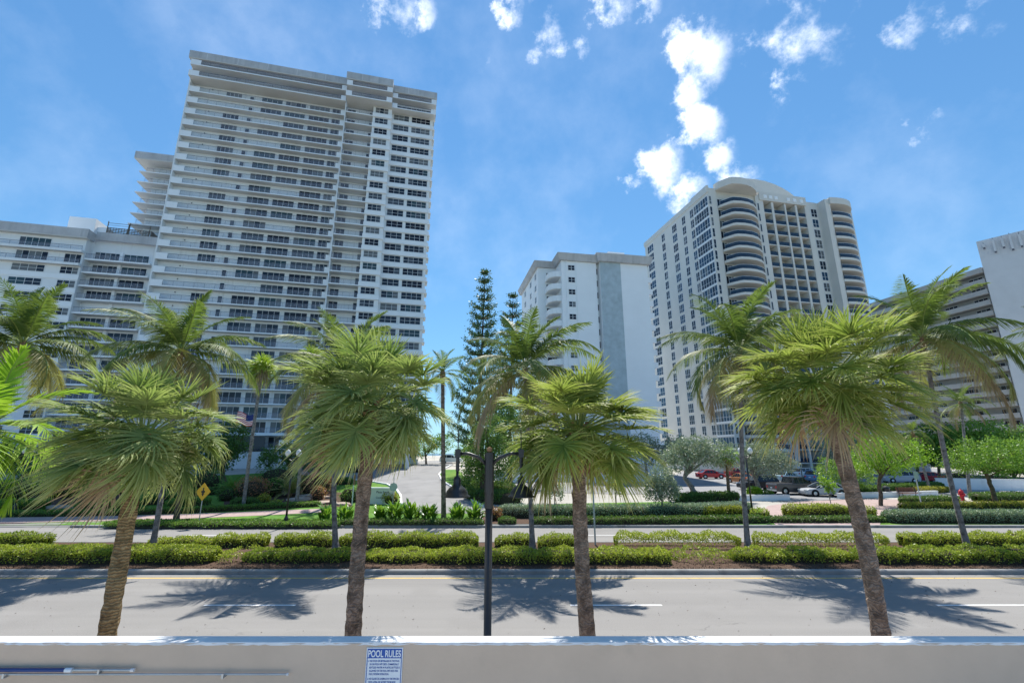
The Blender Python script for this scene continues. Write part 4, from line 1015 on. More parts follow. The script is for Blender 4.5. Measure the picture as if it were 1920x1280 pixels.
# ---- sabal palms in front
SD = 9.2
def sab(px0, py0, px1, py1):
    a, b = pt(px0, py0, SD), pt(px1, py1, SD); k = (.14 - a.z) / (b.z - a.z)
    q = a.lerp(b, k); return (q.x, SD, .14), (b.x, SD, b.z)
for i, (a, lb, kw) in enumerate([
    ((202, 1185, 264, 828), 'sabal palm with tan ringed trunk, leftmost of the four before the road', dict(leafm='sabalblue', tm='sabaltrunk_tan', nf=66, seed=3, wind=(-1.1, 0), droop=.21)),
    ((667, 1188, 697, 770), 'sabal palm with dark trunk nearest the pool rules sign', dict(leafm='sabalblue', tm='sabaltrunk', nf=74, seed=5, wind=(-.75, 0), droop=.21, elmin=-46)),
    ((1108, 1188, 1083, 815), 'sabal palm with scarred trunk just right of the black twin lamp', dict(leafm='saballeaf', tm='sabaltrunk', nf=68, seed=8, wind=(.12, 0), droop=.20, elmin=-46)),
    ((1636, 1186, 1543, 730), 'sabal palm with leaning trunk, rightmost of the four before the road', dict(leafm='saballeaf', tm='sabaltrunk', nf=76, seed=13, wind=(-.15, 0), droop=.20, bl=.75, pet=1.04, elmin=-38))]):
    b, t = sab(*a); sabal_palm('sabal_palm', lb, b, t, group='sabal palms before the road', **kw)
bq = Vector((-11.5, 9.9, .14)); feather_palm('lime_palm', 'bright lime green palm at the left edge in front of the road', bq, bq + Vector((.3, 0, 5.0)), 19, 21, L=1.9, ll=.62, nl=40, wid=.028, leafm='limeleaf', tm='sabaltrunk_tan', bend=1.2, hang=.32, r=.1, flare=.05, dead=1, yellow=0, wind=(-.05, 0), elmin=-45, tiprange=(.05, .35))

# ---- coconut palms in the median
MD = 25.0
for i, (bx, cpx, cpy, lb, sd) in enumerate([
    (-28.6, 40, 655, 'coconut palm at the left edge of the median, crown cut by the frame', 31),
    (-18.3, 338, 668, 'coconut palm in the median behind the leftmost sabal palm', 32),
    (-8.95, 646, 705, 'coconut palm in the median hidden behind the sabal by the sign', 33),
    (1.05, 985, 700, 'coconut palm in the median behind the black twin lamp', 34),
    (12.0, 1388, 668, 'coconut palm in the median left of the rightmost sabal palm', 35),
    (23.2, 1732, 655, 'coconut palm in the median with brown hanging fronds on the right', 36),
    (34.0, 2080, 655, 'coconut palm whose fronds reach in at the right edge of the frame', 37)]):
    c = pt(cpx, cpy - (14 if i == 5 else 0), MD); feather_palm('coconut_palm', lb, (bx, MD, .13), (c.x, MD, c.z), 27, sd, L=5.1 if i == 5 else 4.6, ll=1.05, nl=100, wid=.027, hang=.68, group='coconut palms along the median', yellow=7 if i < 4 else 5, lean=(RNG.uniform(-.25, .25), RNG.uniform(-.2, .2), 0), wind=(-.14, .0))

# ---- palms on the far side
def far_feather(px, py, cpx, cpy, label, seed, **kw):
    g = gnd(px, py); c = pt(cpx, cpy, g.y); feather_palm('feather_palm', label, g, (c.x, g.y, c.z), seed=seed, **kw)
def far_fan(px, py, cpx, cpy, label, seed, **kw):
    g = gnd(px, py); c = pt(cpx, cpy, g.y); sabal_palm('fan_palm', label, g, (c.x, g.y, c.z), seed=seed, **kw)
far_fan(456, 952, 492, 690, 'slender fan palm with bright yellow green head before the tower', 41, nf=30, bl=1.15, pet=.6, leafm='wash', tm='greybark', r=.15, nseg=26, wid=.035, elmin=-70, droop=.5, boots=False, brown=4)
far_fan(556, 948, 583, 672, 'second slender fan palm just left of the sabal by the sign', 42, nf=30, bl=1.15, pet=.6, leafm='wash', tm='greybark', r=.15, nseg=26, wid=.035, elmin=-70, droop=.5, boots=False, brown=4)
far_feather(832, 971, 830, 705, 'feather palm with knobbly trunk beside the driveway', 43, nf=20, L=2.9, ll=.6, nl=50, wid=.02, r=.19, flare=.06, tm='sabaltrunk', dead=1, yellow=1, hang=.25)
far_feather(622, 947, 633, 800, 'dark trunked palm in the bed left of the driveway', 44, nf=18, L=2.4, ll=.5, nl=44, wid=.02, r=.2, flare=.05, tm='bark', dead=1, yellow=0, hang=.2)
far_feather(330, 977, 352, 830, 'dark trunked palm on the verge behind the leftmost sabal', 45, nf=20, L=2.3, ll=.5, nl=44, wid=.02, r=.19, flare=.08, tm='bark', dead=1, yellow=0, hang=.2)
far_feather(1308, 826, 1303, 778, 'date palm in front of the cream tower, left of the pair', 46, nf=30, L=3.4, ll=.55, nl=50, wid=.03, r=.28, flare=.02, tm='bark', dead=0, yellow=0, bend=.8, hang=.12, leafm='midtree')
far_feather(1360, 826, 1354, 784, 'date palm in front of the cream tower, right of the pair', 47, nf=30, L=3.2, ll=.55, nl=50, wid=.03, r=.28, flare=.02, tm='bark', dead=0, yellow=0, bend=.8, hang=.12, leafm='midtree')
far_fan(1368, 937, 1362, 856, 'small fan palm with brown skirt in front of the red car', 48, nf=24, bl=.8, pet=.6, leafm='limetree', tm='bark', r=.17, nseg=26, wid=.03, droop=.4, brown=6, elmin=-75)
far_feather(1905, 818, 1890, 722, 'dark palm before the grey deck block at the right edge', 49, nf=22, L=3.6, ll=.7, nl=50, wid=.03, r=.3, flare=.1, tm='bark', dead=1, yellow=0)
far_feather(1818, 928, 1802, 760, 'grey trunked palm behind the red hydrant', 50, nf=20, L=3.0, ll=.7, nl=56, wid=.022, r=.17, flare=.2, tm='greybark', dead=2, yellow=1)
far_feather(1745, 922, 1712, 815, 'leaning grey palm left of the hydrant', 51, nf=16, L=2.4, ll=.6, nl=50, wid=.022, r=.15, flare=.1, tm='greybark', dead=1, yellow=1)
for k, (px, cpx) in enumerate(((1496, 1490), (1520, 1508), (1532, 1524))):
    far_feather(px, 876, cpx, 838, ['first', 'second', 'third'][k] + ' slim palm from the left before the pale wall behind the parked cars', 60 + k, nf=16, L=2.6, ll=.5, nl=34, wid=.03, r=.2, flare=.05, tm='bark', dead=0, yellow=0, hang=.2, group='slim palms behind the car park')

# ---- leaf clouds
def leaf_quads(C, A, size, rg, asp=.55):
    """one small pointed leaf at each C, roughly facing A"""
    n = len(C); d = A * .55 + rg.normal(0, 1, (n, 3)) * .75; d /= np.linalg.norm(d, axis=1)[:, None] + 1e-9
    s = np.cross(d, rg.normal(0, 1, (n, 3))); s /= np.linalg.norm(s, axis=1)[:, None] + 1e-9
    z = size * rg.uniform(.65, 1.35, n)[:, None]
    V = np.stack([C, C + d * z * .5 + s * z * asp * .5, C + d * z, C + d * z * .5 - s * z * asp * .5], 1).reshape(-1, 3)
    return V, np.arange(4 * n).reshape(n, 4)
def lumpy(u, v, seed):
    return (np.sin(u * 2.1 + seed) + np.sin(u * 5.3 + v * 2 + seed * 2.3) * .6 + np.sin(u * 11 + v * 5 + seed * 1.7) * .35) / 1.95
def hedge(label, pts, w, h, leafm, size=.09, dens=260, lump=.10, seed=1, name='hedge', cat='hedge', group=None, zoff=0.0, core=True, open_base=0.0, sq=.42):
    rg = np.random.default_rng(seed); P = np.array([(p[0], p[1]) for p in pts], float)
    sl = np.linalg.norm(np.diff(P, axis=0), axis=1); cum = np.concatenate([[0], np.cumsum(sl)]); Lt = cum[-1]
    o0 = P.mean(0); root_z = hz(*o0) if o0[1] > 33.3 else .13
    def at(s):
        j = np.clip(np.searchsorted(cum, s, 'right') - 1, 0, len(sl) - 1); f = ((s - cum[j]) / sl[j])[:, None]
        c = P[j] * (1 - f) + P[j + 1] * f; t = (P[j + 1] - P[j]) / sl[j][:, None]; return c, np.stack([-t[:, 1], t[:, 0]], 1), t
    def surf(s, th, k):
        c, nn, t = at(s); q = 1 + lump * lumpy(s * 1.3, th, seed)
        e = np.clip(np.minimum(s, Lt - s) / (.3 * w + .01), 0, 1); taper = .55 + .45 * np.sqrt(e)
        a = np.sign(np.cos(th)) * np.abs(np.cos(th)) ** sq * w / 2 * k * q * taper; z = np.abs(np.sin(th)) ** sq * h * k * q * (.75 + .25 * np.sqrt(e))
        g = np.array([hz(x, y) if y > 33.3 else .13 for x, y in c]) + zoff
        p = np.column_stack([c[:, 0] + nn[:, 0] * a, c[:, 1] + nn[:, 1] * a, g + z])
        nrm = np.column_stack([nn[:, 0] * np.cos(th), nn[:, 1] * np.cos(th), np.sin(th)]); return p, nrm
    n = int(Lt * (w + 2 * h) * dens)
    s = rg.uniform(0, Lt, n); th = np.arcsin(rg.uniform(-1, 1, n)) + math.pi / 2 if False else rg.uniform(.02, math.pi - .02, n)
    # spread by perimeter: half on top, half on sides
    sel = rg.random(n) < w / (w + 2 * h) ; side = rg.uniform(0, .75, n)
    th = np.where(sel, np.arccos(rg.uniform(-.9, .9, n)), np.where(rg.random(n) < .5, side, math.pi - side))
    C, A = surf(s, th, 1 - .22 * rg.random(n) ** 2)
    if open_base > 0:
        zr = (C[:, 2] - root_z) / h; keep = rg.random(n) < np.clip(.25 + zr / open_base, 0, 1); C, A = C[keep], A[keep]; n = len(C)
    for e0 in (0, Lt):
        k = int(w * h * dens); 
        if k: 
            C2, A2 = surf(np.full(k, e0 * .999 + .0005 * Lt), rg.uniform(0, math.pi, k), np.sqrt(rg.random(k))); _, _, t = at(np.array([e0 * .999 + .0005 * Lt]))
            A2 = np.column_stack([np.full(k, t[0, 0]), np.full(k, t[0, 1]), np.zeros(k)]) * (-1 if e0 == 0 else 1)
            C = np.vstack([C, C2]); A = np.vstack([A, A2])
    V, F = leaf_quads(C, A, size, rg); rn = rg.uniform(0, .62, len(F)); mi = np.zeros(len(F), int)
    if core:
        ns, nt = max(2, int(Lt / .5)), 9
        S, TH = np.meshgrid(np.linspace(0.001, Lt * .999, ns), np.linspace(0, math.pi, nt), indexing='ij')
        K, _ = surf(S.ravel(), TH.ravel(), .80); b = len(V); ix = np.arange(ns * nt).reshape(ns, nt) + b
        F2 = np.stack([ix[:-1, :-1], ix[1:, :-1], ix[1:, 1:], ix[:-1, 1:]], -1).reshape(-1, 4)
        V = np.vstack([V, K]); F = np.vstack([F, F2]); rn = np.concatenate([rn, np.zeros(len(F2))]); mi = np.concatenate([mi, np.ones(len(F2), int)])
    o = np.array([o0[0], o0[1], root_z])
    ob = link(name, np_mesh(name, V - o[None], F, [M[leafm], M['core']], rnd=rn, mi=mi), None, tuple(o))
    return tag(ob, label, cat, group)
def ellipsoid_leaves(els, n, size, rg, shell=.45, asp=.55, clump=None):
    Cs, As = [], []
    tot = sum((e[3] * e[4] + e[4] * e[5] + e[3] * e[5]) for e in els)
    for e in els:
        c, r = np.array(e[:3]), np.array(e[3:6]); k = int(n * (r[0] * r[1] + r[1] * r[2] + r[0] * r[2]) / tot)
        if clump:
            nc = max(3, k // clump); d = rg.normal(0, 1, (nc, 3)); d /= np.linalg.norm(d, axis=1)[:, None]
            cc = d * (1 - shell * rg.random(nc) ** 1.5)[:, None]; idx = rg.integers(0, nc, k)
            q = cc[idx] + rg.normal(0, .13, (k, 3)); Cs.append(c + q * r); As.append(d[idx])
        else:
            d = rg.normal(0, 1, (k, 3)); d /= np.linalg.norm(d, axis=1)[:, None]
            Cs.append(c + d * (1 - shell * rg.random(k) ** 1.5)[:, None] * r); As.append(d)
    C, A = np.vstack(Cs), np.vstack(As); V, F = leaf_quads(C, A, size, rg, asp); return V, F
def shrub(label, pos, r, leafm, size=.1, n=900, seed=1, name='shrub', cat='shrub', group=None, asp=.5):
    rg = np.random.default_rng(seed); rx, ry, rz_ = r
    els = [(0, 0, rz_ * .9, rx, ry, rz_)] + [(rg.uniform(-.4, .4) * rx, rg.uniform(-.4, .4) * ry, rz_ * rg.uniform(.7, 1.3), rx * .6, ry * .6, rz_ * .6) for _ in range(3)]
    V, F = ellipsoid_leaves(els, n, size, rg, .35, asp)
    V[:, 2] = np.maximum(V[:, 2], .01); k = len(F)
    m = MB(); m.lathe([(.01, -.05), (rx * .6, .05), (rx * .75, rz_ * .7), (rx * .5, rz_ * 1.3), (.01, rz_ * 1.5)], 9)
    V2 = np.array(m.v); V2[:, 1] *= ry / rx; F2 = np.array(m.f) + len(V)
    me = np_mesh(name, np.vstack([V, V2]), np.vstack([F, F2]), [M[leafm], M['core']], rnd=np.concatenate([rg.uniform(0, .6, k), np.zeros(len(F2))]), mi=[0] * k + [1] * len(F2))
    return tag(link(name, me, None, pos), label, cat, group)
def tree(label, base, trunk, els, leafm, size, n, seed, tm='bark', r=.16, name='tree', clump=26, group=None, limbs=10, asp=.55):
    """trunk: list of points relative to base; els: crown ellipsoids relative to base"""
    rg = np.random.default_rng(seed); root = empty(name, base); tag(root, label, 'tree', group)
    m = MB(); T = [Vector(p) for p in trunk]; k = len(T)
    fine = []
    for i in range(k - 1):
        for q in range(5): fine.append(T[i].lerp(T[i + 1], q / 5) + Vector((rg.normal(0, r * .12), rg.normal(0, r * .12), 0)))
    fine.append(T[-1]); L = len(fine)
    m.tube(fine, [r * (1.15 - .5 * i / L) for i in range(L)], 9, jit=.15)
    for i in range(limbs):
        e = els[i % len(els)]; d = rg.normal(0, 1, 3); d /= np.linalg.norm(d); d[2] = abs(d[2]) * .6
        q = Vector(e[:3]) + Vector(d * np.array(e[3:6]) * .7); s = fine[int(L * rg.uniform(.62, .99))]
        mid = s.lerp(q, .5) + Vector((rg.normal(0, .15), rg.normal(0, .15), .12)) * (q - s).length * .4
        rr = r * rg.uniform(.3, .55); m.tube([s, s.lerp(mid, .6), mid, mid.lerp(q, .6), q], [rr, rr * .8, rr * .6, rr * .4, rr * .15], 6, jit=.1)
    m.build('trunk', M[tm], root, sm=True)
    V, F = ellipsoid_leaves(els, n, size, rg, .6, asp, clump); 
    link('crown', np_mesh('crown', V, F, M[leafm], rnd=rg.uniform(0, .6, len(F))), root); return root
def wb(label, px, py, els_px, leafm, size, n, seed, trunk_px=None, dY=0, **kw):
    """tree measured at the pixel of its foot; crown ellipsoids (px, py, rx_px, rz_px, depth)"""
    g = gnd(px, py); Y = g.y + dY; k = Y / FPX
    els = []
    for q in els_px:
        c = pt(q[0], q[1], Y + (q[4] if len(q) > 4 else 0)) - g; els.append((c.x, c.y, c.z, q[2] * k, q[2] * k * .9, q[3] * k))
    tr = [(0, 0, -.2)] + [tuple(pt(a, b, Y) - g) for a, b in (trunk_px or [])]
    if not trunk_px: tr.append((els[0][0] * .7, els[0][1] * .7, els[0][2] - els[0][5] * .4))
    return tree(label, g, tr, els, leafm, size, n, seed, **kw)
def araucaria(label, px, py, tpx, tpy, rb, seed, n_w=24, name='norfolk_pine', low=.12, Y=None):
    rg = np.random.default_rng(seed); g = gnd(px, py) if Y is None else Vector((pt(px, py, Y).x, Y, hz(pt(px, py, Y).x, Y))); t = pt(tpx, tpy, g.y) - g
    root = empty(name, g); tag(root, label, 'tree'); H = t.z
    m = MB(); m.tube([(0, 0, -.2), (t.x * .5, 0, H * .5), (t.x, 0, H)], [.32, .2, .03], 8); 
    Cs, As = [], []
    for i in range(n_w):
        u = low + (1 - low) * (i + .5) / n_w; z = H * u; nb = 7; L = rb * (1 - u) ** .72 * rg.uniform(.85, 1.1) + .25; a0 = rg.uniform(0, 6.28)
        for b in range(nb):
            a = a0 + 2 * math.pi * b / nb + rg.normal(0, .1); d = np.array([math.cos(a), math.sin(a), 0]); l = L * rg.uniform(.8, 1.1)
            c0 = np.array([t.x * u, 0, z]); pts = [c0 + d * l * s + np.array([0, 0, l * (.10 * s - .32 * s + .42 * s ** 2.4)]) for s in (0, .4, .75, 1)]
            m.tube(pts, [.06, .045, .03, .012], 4, cap=False)
            for s in np.linspace(.38, 1, max(3, int(l * 3.0))):
                p = c0 + d * l * s + np.array([0, 0, l * (-.22 * s + .55 * s ** 2.4)]); k = 20
                sp = .10 + .13 * s
                Cs.append(p + rg.normal(0, 1, (k, 3)) * np.array([sp, sp, sp * .8]) + np.array([0, 0, .08])); As.append(np.repeat((d * .4 + np.array([0, 0, .9]))[None], k, 0))
    m.build('trunk', M['bark'], root)
    V, F = leaf_quads(np.vstack(Cs), np.vstack(As), .38, rg, .34); link('crown', np_mesh('crown', V, F, M['pine'], rnd=rg.uniform(0, .6, len(F))), root)
araucaria('tall narrow norfolk pine standing right of the main tower', 893, 900, 910, 505, 4.9, 71, 19, Y=72)
araucaria('broader norfolk pine partly behind the middle coconut palm', 955, 900, 962, 548, 6.4, 72, 15, Y=84)

# ---- median hedges
def med(x0, x1, y, w, h, lb, seed, leafm='hedgeleaf', lump=.17, **kw):
    h *= .80; lump *= 1.25
    n = max(2, int((x1 - x0) / 1.5)); rg = random.Random(seed)
    hedge(lb, [(x0 + (x1 - x0) * i / n, y + rg.uniform(-.08, .08)) for i in range(n + 1)], w, h, leafm, .085, 430, lump, seed, group='clipped hedges in the median', **kw)
X = lambda px, Y, py=1045: pt(px, py, Y).x
med(-34, X(405, 22.6), 22.6, 1.45, .78, 'long clipped green hedge at the left end of the median front', 101, lump=.07)
med(X(470, 23), X(660, 23), 22.9, 1.7, .50, 'loose low hedge in the median left of the sabal by the sign', 102)
med(X(690, 23), X(810, 23), 22.8, 1.6, .50, 'loose low hedge in the median right of the sabal by the sign', 103)
med(X(806, 22.6), X(1250, 22.6), 22.5, 1.5, .64, 'bright clipped hedge in the median around the black twin lamp', 104, 'hedgeleaf')
med(X(1370, 23), X(1585, 23), 22.8, 1.5, .56, 'loose hedge in the median left of the rightmost sabal palm', 105)
med(X(1615, 22.6), 34, 22.6, 1.6, .68, 'long bright hedge at the right end of the median front', 106)
med(-34, X(85, 26.2), 26.2, 1.1, .75, 'short hedge at the back of the median, far left', 107)
med(X(285, 25.8), X(405, 25.8), 25.6, 1.0, .62, 'small hedge at the back of the median beside the second coconut palm', 116)
med(X(405, 26), X(495, 26), 26.0, 1.1, .72, 'small bushy hedge at the back of the median in the left gap', 108)
med(X(518, 26), X(620, 26), 26.0, 1.2, .80, 'hedge at the back of the median left of the hidden coconut trunk', 109)
med(X(640, 26), X(895, 26), 25.8, 1.2, .84, 'hedge at the back of the median left of the black twin lamp', 110)
med(X(930, 26), X(1000, 26), 26.0, 1.0, .70, 'sparse small hedge at the back of the median right of the black twin lamp', 111)
med(X(1010, 26), X(1090, 26), 25.6, 1.2, .75, 'hedge at the back of the median before the scarred sabal trunk', 112)
med(X(1155, 26), X(1385, 26), 25.9, 1.1, .84, 'hedge at the back of the median left of the fourth coconut trunk', 113, open_base=.6, core=False)
med(X(1418, 26), X(1660, 26), 25.9, 1.1, .80, 'hedge at the back of the median right of the fourth coconut trunk', 114, open_base=.6, core=False)
med(X(1700, 26), 36, 26.0, 1.2, .80, 'hedge at the back of the median at the far right', 115)
for k, (a, b, lb) in enumerate(((1262, 1372, 'sparse twiggy low plants over bare mulch right of the scarred sabal'), (412, 468, 'sparse low plants over bare mulch in the left gap of the median'), (1586, 1612, 'sparse twigs around the rightmost sabal trunk'))):
    hedge(lb, [(X(a, 22.9), 22.9), (X((a + b) / 2, 22.9), 23.1), (X(b, 22.9), 22.9)], 1.9, .36, 'hedgeleaf', .085, 190, .3, 130 + k, group='clipped hedges in the median', core=False)
# low litter of mulch and leaves along the kerb
rg = np.random.default_rng(5); C = np.column_stack([rg.uniform(-32, 32, 9000), 21.0 + rg.random(9000) ** 1.6 * 2.4, np.full(9000, .14)])
V, F = leaf_quads(C, np.tile([0, 0, .25], (9000, 1)), .07, rg, .5); V[:, 2] = np.maximum(V[:, 2], .132)
tag(link('mulch_litter', np_mesh('mulch_litter', V, F, M['mulch'], rnd=rg.random(len(F)))), 'scattered bark chips on the median soil', 'mulch', kind='stuff')
rg = np.random.default_rng(6); C = np.column_stack([rg.uniform(-20, 20, 420), rg.uniform(13.4, 20.6, 420), np.full(420, .012)])
V, F = leaf_quads(C, np.tile([1., 0, 0], (420, 1)), .055, rg, .5); V[:, 2] = .006 + (V[:, 2] - .012).clip(0, .02)
tag(link('road_litter', np_mesh('road_litter', V, F, M['mulch'], rnd=rg.random(len(F)))), 'small dry leaves and specks lying on the road', 'litter', kind='stuff')

# ---- far side planting
def gh(lb, pts, w, h, leafm, seed, size=.10, dens=230, **kw):
    hedge(lb, [tuple(gnd(*p)[:2]) for p in pts], w, h, leafm, size, dens, kw.pop('lump', .07), seed, **kw)
gh('low ground cover strip along the far kerb on the left', [(205, 986), (330, 984), (450, 984), (560, 985), (640, 986)], 1.9, .30, 'groundcover', 201, .10, 230, name='ground_cover', cat='ground cover', sq=.6)
gh('dark low ground cover under the broad leaved plants', [(640, 983), (760, 983), (905, 983)], 1.1, .38, 'hedgedark', 202, name='ground_cover', cat='ground cover')
gh('small dark hedge left of the bare mulch patch', [(936, 982), (966, 982)], 1.0, .5, 'hedgedark', 203)
gh('long low green hedge along the far kerb behind the middle palms', [(1000, 982), (1100, 982), (1250, 981), (1437, 979)], 1.2, .48, 'hedgedark', 204)
gh('long silvery hedge with twiggy sides in front of the white forecourt', [(935, 969), (1050, 970), (1200, 969), (1330, 966), (1405, 962)], 1.5, .95, 'hedgesilver', 205, .09, 330, open_base=.9, lump=.03)
gh('low green hedge in front of the brick paving on the right', [(1442, 979), (1540, 979), (1655, 978)], 1.1, .42, 'hedgedark', 206)
gh('broad pale green clipped bush in front of the brick paving', [(1476, 967), (1530, 965), (1590, 966)], 1.6, .85, 'hedgeleaf', 207)
gh('small clipped bush left of the long silvery right hedge', [(1598, 966), (1612, 966)], .9, .75, 'hedgeleaf', 208)
gh('small round clipped bush standing alone on brick paving', [(1625, 966), (1640, 966)], .9, .7, 'hedgeleaf', 209)
gh('clipped bush beside the base of the fourth coconut palm', [(1412, 974), (1440, 974)], 1.1, .85, 'hedgeleaf', 210)
gh('thick blue green hedge along the far kerb on the right', [(1662, 979), (1760, 979), (1850, 979), (1960, 979)], 1.3, .85, 'hedgesilver', 211, .10, 330, lump=.05)
gh('yellow green hedge behind the thick blue green one', [(1690, 955), (1770, 954), (1850, 953), (1960, 952)], 1.0, .6, 'hedgeyellow', 212)
gh('dark green clipped hedge left of the hydrant', [(1692, 943), (1740, 943), (1792, 941)], 1.4, .65, 'hedgedark', 213)
gh('rounded green hedge right of the hydrant', [(1832, 939), (1880, 938), (1960, 938)], 2.2, .8, 'hedgedark', 214)
gh('yellow shrub clump in front of the silvery hedge', [(1318, 968), (1350, 967), (1395, 967)], .9, .75, 'hedgeyellow', 215, .14)
gh('dark hedge under the leaning silver tree', [(1270, 942), (1330, 940), (1380, 938)], 1.6, .9, 'hedgedark', 216, .13)
gh('bright shrub in the planter before the dark estate car', [(1406, 934), (1426, 934)], 1.6, 1.2, 'limetree', 217, .15)
gh('small shrub at the right end of the planter wall', [(1436, 934), (1448, 934)], 1.0, .9, 'midtree', 218, .13)
gh('low hedge behind the red bench', [(1660, 922), (1720, 919), (1760, 917)], 1.8, .9, 'hedgedark', 219, .14)
gh('flowering hedge in front of the red car', [(1725, 925), (1770, 922)], 1.6, .7, 'hedgeyellow', 220, .13)
gh('hedge mound between the planter wall and the bin', [(1605, 929), (1640, 925)], 2.0, 1.0, 'hedgedark', 221, .14)
gh('long trailing hedge beside the brick pavement on the left', [(-40, 968), (100, 967), (250, 964), (400, 958), (520, 952), (600, 948)], 1.1, .42, 'groundcover', 222, .10, 240)
gh('clipped hedge block behind the leftmost sabal trunk', [(145, 957), (200, 955), (262, 951)], 1.6, .7, 'groundcover', 223, .10, 240)
gh('square clipped hedge just right of the tan sabal trunk', [(268, 945), (310, 943), (345, 941)], 2.2, .95, 'groundcover', 224, .10, 230)
gh('curved clipped hedge on the lawn before the yellow sign', [(310, 953), (350, 949), (392, 947)], 1.8, .75, 'groundcover', 225, .10, 230)
gh('dark hedge under the flagpole on the lawn', [(434, 950), (460, 949), (488, 949)], 1.6, .75, 'hedgedark', 226, .11)
gh('long low hedge further back on the lawn', [(290, 932), (380, 928), (440, 922)], 1.5, .7, 'hedgedark', 227, .12, 200)
gh('low shrub mass at the left edge by the side road', [(-40, 958), (30, 957), (85, 955)], 1.8, .9, 'groundcover', 228, .12)
gh('clipped hedge on the slope right of the driveway', [(884, 932), (910, 940), (950, 944), (968, 940)], 2.2, 1.1, 'hedgedark', 229, .13, 200)
gh('taller clipped hedge behind the slope hedge right of the driveway', [(880, 914), (905, 925), (960, 932)], 2.5, 1.4, 'hedgedark', 230, .14, 180)
gh('small hedge at the foot of the tower left of the driveway', [(604, 908), (660, 907)], 2.0, .8, 'hedgedark', 231, .14, 180)
for k, (px, py, r, lm, n, lb) in enumerate([
    (470, 935, (1.9, 1.5, 1.15), 'croton', 1500, 'large copper leaved shrub beside the flagpole'),
    (512, 930, (1.1, 1.1, 1.0), 'groundcover', 900, 'rounded green shrub right of the large copper shrub'),
    (590, 928, (1.9, 1.3, 1.3), 'croton', 1400, 'dark copper shrub behind the rock garden'),
    (596, 938, (.75, .7, .75), 'croton', 700, 'small orange shrub at the edge of the rock garden'),
    (425, 938, (1.0, .9, .7), 'hedgedark', 700, 'low dark shrub left of the flagpole'),
    (494, 947, (.55, .55, .55), 'hedgeyellow', 500, 'small bright yellow shrub in front of the flagpole hedge'),
    (515, 950, (.6, .5, .32), 'hedgeleaf', 400, 'tiny yellow green shrub beside the far lamp post'),
    (606, 915, (1.0, .9, .8), 'hedgedark', 700, 'round dark shrub near the driveway lawn'),
    (655, 940, (1.2, 1.0, .8), 'groundcover', 800, 'rounded shrub left of the entrance sign'),
    (732, 944, (.9, .8, .55), 'hedgeyellow', 600, 'low flowering shrub right of the entrance sign'),
    (20, 940, (2.2, 1.8, 1.2), 'groundcover', 1600, 'broad shrub at the left edge behind the globe lamp'),
    (60, 925, (2.4, 2.0, 1.7), 'darktree', 1700, 'dark shrub mass at the left edge of the garden'),
    (130, 930, (2.6, 2.0, 1.6), 'seagrape', 1700, 'mixed shrub under the leftmost sabal crown'),
    (205, 925, (2.5, 2.0, 1.7), 'darktree', 1700, 'dark shrub behind the leftmost sabal trunk'),
    (385, 915, (2.0, 1.6, 1.2), 'darktree', 1100, 'dark shrub behind the yellow sign'),
    (520, 905, (2.8, 2.0, 1.2), 'darktree', 1400, 'dark foundation shrub before the podium wall'),
    (1000, 968, (.55, .5, .4), 'croton', 300, 'small dark red plant by the bare mulch patch'),
    (925, 975, (.7, .6, .5), 'croton', 400, 'dark red cordyline right of the black lamp'),
    (120, 905, (3, 2.5, 2.6), 'darktree', 1800, 'tall dark shrub screen at the back of the left garden'),
    (300, 915, (2.4, 2, 1.5), 'seagrape', 1300, 'green shrub screen behind the lawn'),
    (1800, 908, (2.5, 1.8, 1.1), 'hedgeyellow', 1200, 'yellow green shrub along the low right wall'),
    (1870, 912, (2.8, 1.8, 1.0), 'midtree', 1200, 'green shrub hanging over the low right wall')]):
    g = gnd(px, py); shrub(lb, g, r, lm, .10 + .0012 * g.y, int(n * 1.3), 300 + k)
# arching grassy palms in the garden
def tuft(label, px, py, L, leafm, seed, nf=26, name='cycad'):
    g = gnd(px, py); rg = np.random.default_rng(seed); root = empty(name, g); tag(root, label, 'plant')
    m = MB(); m.tube([(0, 0, -.1), (0, 0, .35)], [.2, .16], 8, jit=.2); m.build('stem', M['boot'], root)
    for i in range(nf):
        u = i / nf; d = feather_frond(rg, i * 2.4, R(80 - 75 * u), L * rg.uniform(.8, 1.1), .9, 30, L * .22, .022, .12, (0, 0), .3 + .4 * u)
        frond_object(d, (0, 0, .3), [M[leafm], M['petiole']], root)
tuft('spreading feathery cycad left of the flagpole', 432, 925, 1.9, 'midtree', 401)
tuft('large yellowish feathery palm clump beside the slender fan palms', 545, 930, 2.6, 'cocoold', 402, 30)
tuft('second yellowish palm clump behind the rock garden', 575, 925, 2.3, 'cocoold', 403, 26)
tuft('low palm clump under the leftmost sabal crown', 165, 938, 1.8, 'cocoleaf', 404, 24)
